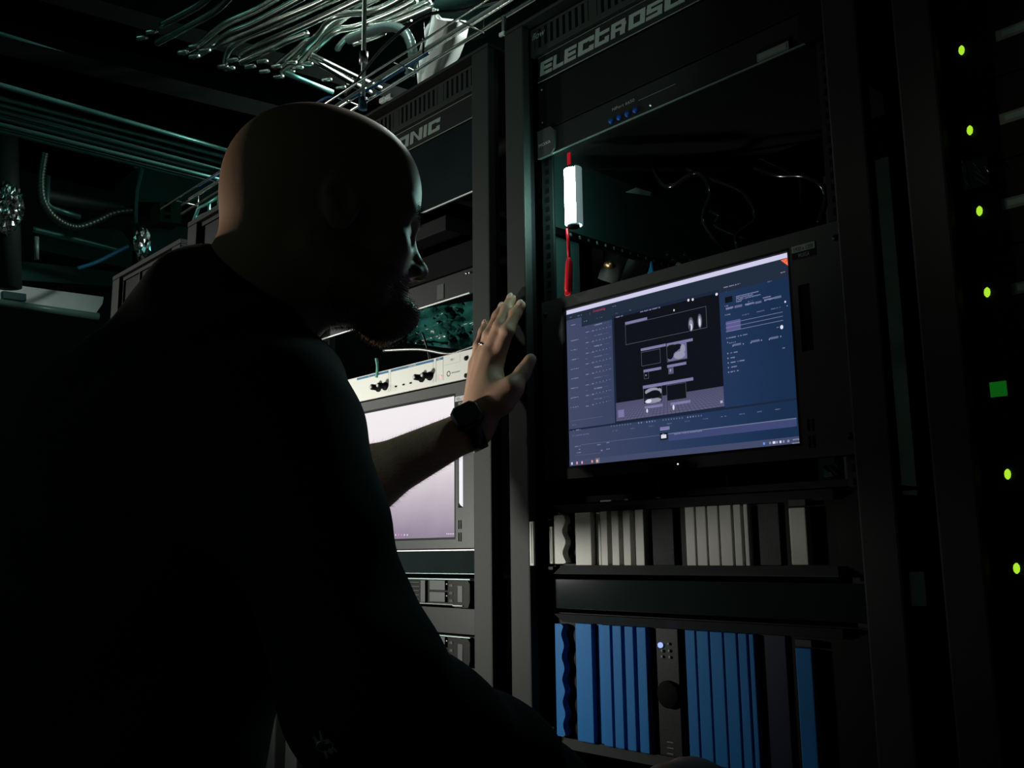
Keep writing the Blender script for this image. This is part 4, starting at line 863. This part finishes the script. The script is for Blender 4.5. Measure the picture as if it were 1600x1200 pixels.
# hairs on the raised forearm
b = MB(); bvs, bfs = [], []
fd = (WR-EL)/np.linalg.norm(WR-EL); tt = (co-EL)@fd; rad = np.linalg.norm((co-EL)-tt[:, None]*fd, axis=1)
idx = np.nonzero((tt > .05) & (tt < np.linalg.norm(WR-EL)*.93) & (rad < .06) & (co[:, 1] > -.40))[0].tolist(); rb.shuffle(idx)
for i in idx[:3500]:
    p, n_ = co[i], no[i]; d = n_*.7+fd*.6+NP([rb.uniform(-.4, .4) for _ in range(3)]); d /= np.linalg.norm(d); s_ = np.cross(d, (rb.random(), 1, .3)); s_ /= np.linalg.norm(s_); o_ = len(bvs); bvs += [p-s_*.00013, p+s_*.00013, p+d*rb.uniform(.004, .010)]; bfs.append((o_, o_+1, o_+2))
b.add(bvs, bfs, BRD); b.build('arm_hair', man, kind='stuff')
# wristwatch and ring (worn)
WCH = mat('watch_black', (.012, .013, .014), .25); d = (HB-WR)/np.linalg.norm(HB-WR); fd = (WR-EL)/np.linalg.norm(WR-EL); c0 = WR-fd*.006
s1 = np.cross(fd, (0, 1, 0)); s1 /= np.linalg.norm(s1); s2 = np.cross(fd, s1); wt = thing('wristwatch', None, None, (0, 0, 0)); 
wt.location = Vector(c0)+Vector((0, 0, Z0))-man.location; wt.parent = man
for k_ in ('label', 'category'):
    if k_ in wt: del wt[k_]
b = MB(); ring = [c0+s1*.0325*math.cos(k*math.pi/20)+s2*.0305*math.sin(k*math.pi/20) for k in range(41)]; bm = bmesh.new(); vs = []
for r_, w_ in ((1., -.011), (1.09, -.011), (1.09, .011), (1., .011)):
    vs += [Vector(c0+(p-c0)*r_+fd*w_) for p in ring[:-1]]
fs = []
for q in range(4):
    for k in range(40): fs.append((q*40+k, q*40+(k+1) % 40, ((q+1) % 4)*40+(k+1) % 40, ((q+1) % 4)*40+k))
bm.free(); b.add(vs, fs, WCH, True); b.build('strap', wt)
out = NP(jp(728, 640, -.13))-c0; out -= fd*(out@fd); out /= np.linalg.norm(out); sd = np.cross(out, fd)
b = MB(); cc = c0+out*.037; vs = [Vector(cc+sd*a*.019*r_+fd*c_*.021*r_+out*h_) for (h_, r_) in ((-.004, 1), (.005, 1.0), (.0075, .86)) for a, c_ in ((-1, -.6), (-.6, -1), (.6, -1), (1, -.6), (1, .6), (.6, 1), (-.6, 1), (-1, .6))]
b.add(vs, [tuple(range(8))[::-1], tuple(range(16, 24))]+[(q*8+k, q*8+(k+1) % 8, (q+1)*8+(k+1) % 8, (q+1)*8+k) for q in range(2) for k in range(8)], WCH); b.build('watch_case', wt)
a, c_ = jp(*FG['ring'][0]), jp(*FG['ring'][1]); d = (c_-a)/np.linalg.norm(c_-a); m0 = a+(c_-a)*.52; s1 = np.cross(d, (0, 1, 0)); s1 /= np.linalg.norm(s1); s2 = np.cross(d, s1)
b = MB(); b.tube([Vector(m0+(s1*math.cos(k*math.pi/12)+s2*math.sin(k*math.pi/12))*.0107) for k in range(25)], .0018, mat('white_gold', (.8, .78, .7), .2, 1.), 8); b.build('ring', man, 'pale metal ring on the ring finger')
# unidentified glint on the sleeve near the elbow, made up as metal pieces
kv = lambda a, c, dd=0.: atd(a, c, .598-dd)
kb = MB()
kb.tube([kv(508+13*math.cos(k*math.pi/12), 1166+9*math.sin(k*math.pi/12)) for k in range(25)], .0007, SILVER, 6)
GLINTM = mat('glint_metal', (.6, .62, .6), .35, .7)
for i, (a0, c0_, a1, c1, w_) in enumerate(((498, 1164, 490, 1150, 4), (503, 1160, 500, 1142, 3), (508, 1162, 514, 1156, 5), (514, 1170, 518, 1178, 6), (507, 1172, 511, 1185, 3), (520, 1168, 527, 1176, 2.5))):
    d_ = Vector((a1-a0, c1-c0_)).normalized(); n_ = Vector((-d_.y, d_.x)); q = [(a0-n_.x*w_*.3, c0_-n_.y*w_*.3), (a0+d_.x*4-n_.x*w_*.8, c0_+d_.y*4-n_.y*w_*.8), (a1-n_.x*w_*.5, c1-n_.y*w_*.5), (a1+n_.x*w_*.2, c1+n_.y*w_*.2), (a0+d_.x*5+n_.x*w_*.8, c0_+d_.y*5+n_.y*w_*.8), (a0+n_.x*w_*.3, c0_+n_.y*w_*.3)]
    m_ = len(q); P_ = [kv(*v, .001*i) for v in q]+[kv(*v, .001*i-.0008) for v in q]; kb.add(P_, [tuple(range(m_)), tuple(range(2*m_-1, m_-1, -1))]+[(k, k+m_, (k+1) % m_+m_, (k+1) % m_) for k in range(m_)], GLINTM)
kb.build('sleeve_glint', man, 'small fan of metal pieces made for a glint low on the dark sleeve')
# ================================================================ room shell
WALLP = mat('dark_green_wall', (.035, .06, .05), .8, 0, .2, 30, var=.3)
def slab(name, *a, m=WALLP): b = MB(); b.box(*a, m); o = b.build(name, kind='structure'); return o
slab('floor', -6.2, 2.2, -2.8, 3.4, -Z0-.1, -Z0, m=mat('raised_floor', (.03, .032, .032), .35, 0, .1, 20, var=.2))
slab('ceiling', -6.2, 2.2, -2.8, 3.4, 2.35, 2.45, m=mat('black_deck', (.004, .007, .0065), .9, 0, .3, 10, var=.3))
slab('wall_left', -6.2, -6.1, -2.8, 3.4, -Z0+.001, 2.349); slab('wall_right', 2.1, 2.2, -2.8, 3.4, -Z0+.001, 2.349)
slab('wall_back', -6.099, 2.099, 3.3, 3.4, -Z0+.001, 2.349); slab('wall_front', -6.099, 2.099, -2.8, -2.7, -Z0+.001, 2.349)
# ================================================================ pipework under the ceiling
def on_z(pxs, z): return [onz(a, c, z) for a, c in pxs]
def spline(P_, k=8):
    out = []
    for i in range(len(P_)-1):
        p0, p1, p2, p3 = P_[max(0, i-1)], P_[i], P_[i+1], P_[min(len(P_)-1, i+2)]
        for j in range(k):
            t = j/k; out.append(.5*((2*p1)+(p2-p0)*t+(2*p0-5*p1+4*p2-p3)*t*t+(3*p1-p0-3*p2+p3)*t*t*t))
    return out+[P_[-1]]
def ext(P_, a, b_):
    d0 = (P_[0]-P_[1]).normalized(); d1 = (P_[-1]-P_[-2]).normalized(); return [P_[0]+d0*a]+P_+[P_[-1]+d1*b_]
DULL = mat('dull_conduit', (.10, .13, .12), .6, .9)
ORD = ['lowest', 'second lowest', 'third lowest', 'middle', 'third highest', 'second highest', 'highest']
low = [((0, 204), (295, 277)), ((0, 195), (300, 270)), ((0, 183), (305, 262)), ((0, 173), (310, 257)), ((0, 163), (330, 250)), ((0, 153), (340, 242)), ((0, 133), (250, 205))]
CONT = mat('teal_painted_conduit', (.10, .29, .26), .4, .7, .2, 90, var=.3)
for i, pr in enumerate(low):
    P_ = on_z(pr, 1.45+.012*(i % 2)); d = (P_[1]-P_[0]).normalized()
    b = MB(); b.tube([P_[0]-d*1.4, P_[0], (P_[0]+P_[1])/2, P_[1], P_[1]+d*.35], .0088, CONT, 10)
    o = b.build('conduit', None, 'straight teal conduit, %s of the parallel run left of the head' % ORD[i], 'conduit', 'parallel conduits left of the head')
for i, pr in enumerate((((155, 105), (365, 172), (440, 200)), ((265, 153), (355, 180), (430, 210)))):
    P_ = on_z(pr, 1.62); b = MB(); b.tube(ext(P_, .5 if i == 0 else 0, .3), .013, CONT, 10); c_ = P_[1]; dd = (P_[2]-P_[1]).normalized()
    b.tube([c_-dd*.02, c_+dd*.02], .018, PIPE, 10)
    b.build('conduit', None, ['thin teal conduit passing behind the top of the head', 'shorter teal conduit joining just left of the head top'][i], 'conduit', 'conduits crossing behind the head')
up = [((375, -22), (335, -10), (308, 10), (252, 40)), ((395, -30), (365, -10), (335, 18), (278, 50), (262, 58), (245, 67)), ((480, -25), (440, -8), (400, 15), (350, 38), (316, 64), (303, 73), (286, 82)),
      ((520, -28), (480, -8), (400, 35), (358, 53), (320, 79), (303, 88)), ((560, -30), (500, 2), (440, 28), (380, 55), (338, 72)), ((560, -18), (500, 8), (430, 40), (385, 58), (357, 78), (350, 106)),
      ((600, -20), (560, 0), (480, 38), (430, 60), (374, 86)), ((480, 52), (450, 63), (434, 71), (412, 81), (376, 98)), ((620, -18), (560, 12), (500, 55), (478, 64), (465, 76), (430, 104)),
      ((640, -10), (590, 15), (540, 22), (515, 32), (490, 62), (440, 112)), ((650, 0), (615, 18), (560, 40), (530, 47), (510, 60), (470, 100)), ((670, 0), (600, 35), (560, 50), (545, 56), (532, 68), (527, 76)),
      ((680, 8), (620, 33), (577, 42)), ((640, 30), (600, 48), (560, 60)), ((600, 50), (585, 57), (552, 68))]
upl = ['leftmost bright conduit bending down in the top left ceiling', 'second bright conduit of the top left ceiling fan', 'bright thick-looking conduit with a marked bend, third in the fan', 'straight dull conduit, fourth in the ceiling fan', 'long conduit crossing to the centre, fifth in the ceiling fan',
       'bright bent conduit, sixth in the ceiling fan', 'dim long conduit, seventh in the ceiling fan', 'short bright conduit end above the head', 'conduit with a kinked bright bend above the head', 'dark conduit curving down above the head',
       'conduit with a bright short highlight left of the threaded rod', 'strongly curved bright conduit just left of the threaded rod', 'straight teal conduit to the right of the threaded rod', 'short teal conduit below its neighbours right of the rod', 'lowest short conduit beside the threaded rod']
for i, pr in enumerate(up):
    P_ = on_z(pr, 1.66+.02*(i % 3)); b = MB(); b.tube(spline(P_), .0115, PIPE, 10)
    b.build('conduit', None, upl[i], 'conduit', 'fan of bent conduits under the ceiling')
# short pipe pieces put in as the broken row of conduit glints
GP = [(222, 59), (237, 50), (303, 73), (286, 82), (320, 79), (303, 88), (363, 94), (348, 104), (358, 107), (391, 104), (410, 96), (432, 104), (455, 98), (452, 112), (465, 106), (480, 100), (413, 112), (435, 120), (510, 125), (532, 137), (549, 131)]
t = thing('pipe_glint_row', 'scattered row of short pipe pieces shaped as glints left of the threaded rod', 'pipe glints', onz(380, 90, 1.62))
for (a, c) in GP:
    p = onz(a, c, 1.635); d = Vector((-.8, -.55, 0)).normalized(); b = MB(); b.tube([p-d*.020, p-d*.014, p+d*.014, p+d*.020], .008, PIPE, 10, rs=[.005, .0085, .0085, .005]); b.build('glint_piece', t)
for i, (a, c, lb) in enumerate((((505, 95), (560, 122), 'teal strut glinting above the head, upper of two'), ((500, 100), (548, 128), 'teal strut glinting above the head, lower of two'), ((465, 122), (482, 129), 'short dim teal strut above the head'))):
    P_ = on_z((a, c), 1.58); d = (P_[1]-P_[0]).normalized(); b = MB(); b.tube([P_[0]-d*.05, P_[0], P_[1], P_[1]+d*.1], .0095, PIPE if i < 2 else CONT, 8); b.build('strut', None, lb, 'strut')
# beams that carry the pipes
for (a, c, z, lb) in (((150, 60), (560, 170), 1.72, 'dark ceiling beam above the bent conduits'), ((0, 118), (420, 215), 1.52, 'dark tray beam above the parallel conduits')):
    P_ = on_z((a, c), z); d = (P_[1]-P_[0]).normalized(); s = Vector((-d.y, d.x, 0)); w = .09; q = [P_[0]-d*.8-s*w, P_[1]+d*.5-s*w, P_[1]+d*.5+s*w, P_[0]-d*.8+s*w]
    b = MB(); b.add([v+Vector((0, 0, h)) for h in (.03, .09) for v in q], [(3, 2, 1, 0), (4, 5, 6, 7), (0, 1, 5, 4), (1, 2, 6, 5), (2, 3, 7, 6), (3, 0, 4, 7)], mat('dark_beam', (.0012, .0025, .0022), .8, 0., .3, 30, var=.4, spec=.02)); b.build('ceiling_beam', None, lb, 'beam')
# flexible black hose arc
b = MB(); P_ = spline([ony(a, c, .42) for a, c in ((545, 62), (575, 50), (605, 42), (630, 48), (642, 68), (645, 95), (640, 118))], 10); n = len(P_)
b.tube(P_, .0115, mat('ribbed_hose', (.10, .15, .14), .35, .3), 12, rs=[.013+.0012*math.sin(i*2.6) for i in range(n)]); b.build('flexible_hose', None, 'flexible hose arching between the threaded rod and the white sleeve', 'hose')
# threaded rod with nut
t = thing('threaded_rod', 'vertical threaded rod hanging above the bald head', 'rod', onz(567, 165, .88)); p = onz(567, 162, .885)
b = MB(); b.tube([(p.x, p.y, .885), (p.x, p.y, 2.34)], .0048, mat('rod_steel', (.35, .45, .42), .4, .8, .6, 600), 10); b.build('rod', t)
for px_, nm in ((92, 'clamp'), (162, 'nut')):
    z = min((abs(proj((p.x, p.y, zz/200))[1]-px_), zz/200) for zz in range(170, 460))[1]
    b = MB(); b.tube([(p.x, p.y, z-.012), (p.x, p.y, z+.012)], .010, SILVER if nm == 'clamp' else mat('blue_nut', (.02, .08, .16), .4), 6); b.build(nm, t)
# ladder tray above the rack tops
t = thing('ladder_tray', 'silver wire ladder tray running above the rack tops', 'cable tray', (-1.3, .0, .90))
for (y, z) in ((.045, .905), (-.012, .905), (.045, .93)):
    a_, c_ = (-2.4, .2)
    b = MB(); b.tube([(a_, y, z), (-1.5, y, z), (c_, y, z)], .0034 if y > 0 else .0022, PIPE, 8); b.build('side_rail', t)
for i in range(13):
    x = -2.3+i*.19; b = MB(); b.tube([(x, -.012, .899), (x, .045, .899), (x, .045, .934)], .0017, PIPE, 6); b.build('rung', t)
for i, x in enumerate((-2.0, -1.62, -.3)):
    b = MB(); b.box(x-.004, x+.004, -.016, -.010, .8125, .898, SATIN, .001); b.box(x-.004, x+.004, .043, .049, .8125, .898, SATIN, .001); b.build('foot', t)
for i, (pts, m, lb) in enumerate((([(-2.3, .02, .912), (-1.8, .025, .915), (-1.45, .015, .912), (-1.1, .02, .914), (-.5, .02, .913)], mat('grey_cable', (.3, .34, .32), .4), 'grey cable lying along the ladder tray'),
                      ([(-1.55, .01, .916), (-1.4, -.005, .95), (-1.28, .0, .965), (-1.2, .03, .955), (-1.1, .035, .93)], CAB, 'black cable looping up in front of the white sleeve'),
                      ([(-2.2, .0, .914), (-1.9, .01, .918), (-1.62, .0, .93), (-1.55, .03, .918), (-1.3, .03, .912)], mat('blue_cable', (.01, .08, .22), .4), 'blue cable lying in the ladder tray near the rod'))):
    cable(pts, .003, m, lb, group='cables on the ladder tray')
b = MB(); b.tube([(-1.29, .01, .90), (-1.288, .01, .93), (-1.29, .01, .962)], .0022, CAB, 6); b.build('cable_clip', None, 'thin black upright clip before the white sleeve', 'clip')
# white sleeve / duct
SLV = mat('white_duct_cloth', (.62, .68, .65), .7, 0, .3, 25, var=.08)
t = thing('duct_sleeve', 'pale white cloth duct sleeve hanging behind the rack tops', 'duct', ony(680, 125, .5))
L_ = [(678, 12), (672, 35), (660, 70), (650, 100), (653, 135)]; R_ = [(688, 22), (728, 32), (722, 62), (712, 88), (690, 118)]
vs = []; NU = 14
for k, (l, r) in enumerate(zip(L_, R_)):
    for i in range(NU+1):
        u = i/NU; a = l[0]+(r[0]-l[0])*u; c = l[1]+(r[1]-l[1])*u
        if k == 0: c += 14*math.sin(u*math.pi)*(u)+ (6 if u > .15 else 0)
        vs.append(ony(a, c, .50-.09*math.sin(math.pi*u)-(.018 if .1 < u < .2 else 0)))
fs = [(k*(NU+1)+i, k*(NU+1)+i+1, (k+1)*(NU+1)+i+1, (k+1)*(NU+1)+i) for k in range(4) for i in range(NU)]; n0 = len(vs)
b = MB(); b.add(vs+[v+Vector((.004, .01, 0)) for v in vs], [f[::-1] for f in fs]+[tuple(k+n0 for k in f) for f in fs], SLV, True); b.build('sleeve', t)
b = MB(); b.tube([ony(679, 14, .47), ony(668, 45, .46), ony(655, 92, .46)], .006, SLV, 8); b.build('hem', t)
# green sphere-like duct top right of sleeve, dark collar
b = MB(); b.tube(spline([ony(a, c, .62) for a, c in ((752, 22), (768, 18), (778, 8), (782, -8))]), .005, mat('green_hose', (.01, .3, .13), .3), 8); b.build('green_hose', None, 'green curved hose at the top edge beside the white sleeve', 'hose')
b = MB(); b.tube([ony(735, -30, .75), ony(730, 18, .7)], .10, mat('dark_duct', (.015, .05, .045), .6), 20); b.build('round_duct', None, 'dark round duct above the white sleeve', 'duct')
t = thing('ceiling_fixture_end', 'two small bright fixture ends glinting through the tray near the rod', 'fixture', ony(597, 155, .3))
for (a, c) in ((597, 155), (607, 150)): p = ony(a, c, .3); b = MB(); b.box(p.x-.014, p.x+.008, .3, .31, p.z-.006, p.z+.006, EDGE, .002); b.build('plate', t)
p = ony(783, 53, .02); b = MB(); b.box(p.x-.006, p.x+.006, .02, .024, p.z-.003, p.z+.004, EDGE, .001); b.box(p.x-.003, p.x+.003, .0241, .03, .89, p.z+.001, SILVER); b.build('bracket', None, 'tiny bright bracket above the post between the racks', 'bracket')
# ---------------------------------------------------------------- far left: plant room clutter beyond the rack row
FX = -4.4
def onX(pxs, x=FX): return [onx(a, c, x) for a, c in pxs]
def plate_x(pts, th, m, b=None, dx=0.):
    b = b or MB(); q = onX(pts, FX+dx); b.add(q+[v+Vector((-th, 0, 0)) for v in q], [tuple(range(len(q))), tuple(range(2*len(q)-1, len(q)-1, -1))]+[(i, i+len(q), (i+1) % len(q)+len(q), (i+1) % len(q)) for i in range(len(q))], m); return b
t = thing('strip_light', 'unlit pale fluorescent fitting at the left edge behind the shoulder', 'light fitting', onx(80, 480, FX))
plate_x([(-60, 434), (162, 464), (160, 475), (148, 492), (-60, 462)], .10, mat('fitting_white', (.75, .85, .82), .5, 0., .3, 40, var=.25)).build('body', t)
plate_x([(4, 455), (40, 460), (40, 471), (4, 466)], -.01, mat('fitting_dark', (.02, .08, .08), .5)).build('end_socket', t)
b = MB(); q = onX([(-60, 468), (150, 497)]); b.tube([q[0]+Vector((.03, 0, 0)), q[1]+Vector((.03, 0, 0))], .018, mat('fitting_tube', (.10, .18, .15), .3), 12); b.build('tube', t)
t = thing('flexible_conduit', 'ribbed flexible conduit hanging in a J curve at far left', 'conduit', onx(120, 350, FX))
P_ = spline(onX([(70, 240), (66, 262), (64, 285), (67, 312), (80, 335), (100, 350), (122, 355), (150, 346), (175, 334), (205, 329)], -4.2), 14)
b = MB(); b.tube(P_, .016, mat('flex_metal', (.10, .14, .12), .4, .8), 10, rs=[.016+.002*math.sin(i*2.2) for i in range(len(P_))]); b.build('ribbed_tube', t)
b = MB(); b.tube(onX([(74, 275), (73, 318), (80, 325), (95, 330), (125, 340)], -4.25), .013, CONT, 10); b.build('straight_tube', t)
t = thing('outlet_box', 'olive wall box with two dark sockets left of the head', 'outlet box', onx(270, 330, FX))
plate_x([(250, 314), (284, 317), (284, 350), (250, 346)], .12, mat('olive_box', (.05, .085, .05), .6)).build('box', t)
for (a, c, w, h) in ((262, 324, 4, 7), (262, 339, 4, 3)):
    plate_x([(a-w, c-h), (a+w, c-h), (a+w, c+h), (a-w, c+h)], -.004, DARK).build('socket', t)
FOIL = mat('foil', (.75, .8, .78), .18, 1., .8, 20)
t = thing('foil_wrapped_pipe', 'shiny crumpled foil wrapped round a pipe at the left edge', 'pipe', onx(15, 330, FX)); rg = random.Random(3)
bm = bmesh.new(); bmesh.ops.create_icosphere(bm, subdivisions=4, radius=1); c0 = onx(12, 325, -4.2)
for v in bm.verts: v.co = c0+Vector((v.co.x*.07, v.co.y*.06, v.co.z*.11))*rg.uniform(.78, 1.1)
b = MB(); b.bm(bm, FOIL); b.build('foil', t)
b = MB(); b.tube([onx(8, 200, -4.25), onx(14, 450, -4.25)], .05, mat('lagged_pipe', (.015, .03, .027), .6), 14); b.build('pipe', t)
t = thing('foil_scrap', 'small crumpled foil scrap near the far rack top', 'foil', onx(222, 385, -3.9))
bm = bmesh.new(); bmesh.ops.create_icosphere(bm, subdivisions=3, radius=1); c0 = onx(222, 382, -3.9)
for v in bm.verts: v.co = c0+Vector((v.co.x*.03, v.co.y*.035, v.co.z*.075))*rg.uniform(.7, 1.15)
b = MB(); b.bm(bm, FOIL); b.build('sheet', t)
for i, (pts, r, m, lb) in enumerate((
    ([(50, 358), (120, 375), (190, 393)], .014, CONT, 'long thin teal pipe sloping down to the far rack'),
    ([(60, 305), (130, 318), (190, 325)], .035, DULL, 'fat dull pipe behind the J-shaped conduit'),
    ([(210, 262), (222, 262), (214, 300), (212, 350)], .008, TEALST, 'slim bent rod hanging beyond the far rack'),
    ([(57, 370), (57, 405)], .010, TEALST, 'short upright rod above the unlit light fitting'),
    ([(120, 420), (150, 410), (180, 395), (200, 385)], .009, mat('blue_hose', (.01, .12, .2), .4), 'thin blue hose reaching the far rack top'))):
    P_ = onX(pts, FX+.05+.045*i); b = MB(); b.tube(spline(P_) if len(P_) > 2 else P_, r, m, 10); b.build('pipe', None, lb, 'pipe')
DUCT = mat('teal_duct', (.03, .11, .095), .55, .2, .3, 12, var=.35)
for i, (pts, th, lb) in enumerate((
    ([(60, 350), (190, 360), (208, 385), (205, 420), (60, 390)], .25, 'large teal duct box behind the sloping pipe'),
    ([(205, 345), (285, 355), (340, 350), (340, 395), (215, 400)], .3, 'teal duct section above the far rack tops'),
    ([(-80, 395), (185, 425), (185, 448), (-80, 430)], .2, 'flat teal duct just above the unlit light fitting'),
    ([(215, 262), (345, 285), (345, 318), (215, 315)], .3, 'dark teal panel behind the olive wall box'))):
    plate_x([(a, c) for a, c in pts], th, DUCT, dx=-.16).build('air_duct', None, lb, 'duct'); 
for i, (pts, lb) in enumerate(((((300, 352), (310, 325), (325, 318), (345, 305)), 'small teal wire basket rail above the nearer far rack'),)):
    t = thing('wire_basket', lb, 'cable basket', ony(330, 330, .2))
    for dz in (0, .03):
        b = MB(); b.tube([ony(a, c, .2)+Vector((0, 0, -dz)) for a, c in pts], .005, CONT, 8); b.build('rail', t)
    for a, c in ((306, 338), (327, 318), (342, 307)):
        b = MB(); p = ony(a, c, .2); b.tube([p, p+Vector((0, 0, -.075))], .004, CONT, 8); b.build('upright', t)
# ================================================================ lights
def area(name, loc, target, w, h, power, col, spread=180, shape='RECTANGLE'):
    l = bpy.data.lights.new(name, 'AREA'); l.shape = shape; l.size = w; l.size_y = h; l.energy = power; l.color = col; l.spread = math.radians(spread)
    o = bpy.data.objects.new(name, l); C.objects.link(o); o.location = Vector(loc)+Vector((0, 0, Z0)); o.rotation_euler = (Vector(target)-Vector(loc)).to_track_quat('-Z', 'Y').to_euler(); return o
def spot(name, loc, target, size, blend, power, col, rad):
    l = bpy.data.lights.new(name, 'SPOT'); l.energy = power; l.color = col; l.spot_size = math.radians(size); l.spot_blend = blend; l.shadow_soft_size = rad
    o = bpy.data.objects.new(name, l); C.objects.link(o); o.location = Vector(loc)+Vector((0, 0, Z0)); o.rotation_euler = (Vector(target)-Vector(loc)).to_track_quat('-Z', 'Y').to_euler(); return o
spot('aisle_lamp', (-1.55, -.62, -.01), (-1.55+math.cos(math.radians(76)), -.62+math.sin(math.radians(76)), .06), 108, .8, 30., (1., .98, .90), .035)
spot('far_rack_fill', (-3.1, -1.0, .7), (-2.3, 0, .7), 80, .8, 40., (1., .98, .90), .05)  # unseen fill added to lift the far rack fronts
spot('hose_fill', (-1.22, .72, .74), (-1.38, .42, .42), 90, .6, 2.5, (.75, 1., .93), .03)  # added light inside the rack to brighten the hoses
spot('sleeve_fill', (-1.75, .0, 2.2), (-2.1, .5, 1.5), 44, .6, 80., (.85, 1., .95), .05)  # made-up spot, put in to whiten the duct sleeve
spot('nape_rim_fill', (-2.35, -1.15, .15), (-.93, -.50, .30), 13, .8, 60., (1., .88, .72), .05)  # extra narrow spot added for the rim on head and nape
spot('header_fill', (-.55, -1.15, 1.05), (-1.0, 0, .72), 34, .6, 11., (.72, 1., .9), .03)  # fill spot added to make the name panel lettering show
area('plant_room_tube', (-2.3, 1.5, 2.2), (-2.2, .6, 1.3), 1.2, .15, 75., (.90, 1., .94), 115)
area('far_plant_lamp', (-3.6, 2.4, 1.9), (-4.3, .3, 1.3), .8, .2, 1.1, (.22, 1., .88))
area('overhead_teal', (-3.1, -.9, 2.2), (-3.6, .2, 1.5), .8, .3, .7, (.25, 1., .85))
w = bpy.data.worlds.new('world'); SC.world = w; w.use_nodes = True; w.node_tree.nodes['Background'].inputs[0].default_value = (.4, .8, .7, 1); w.node_tree.nodes['Background'].inputs[1].default_value = .001
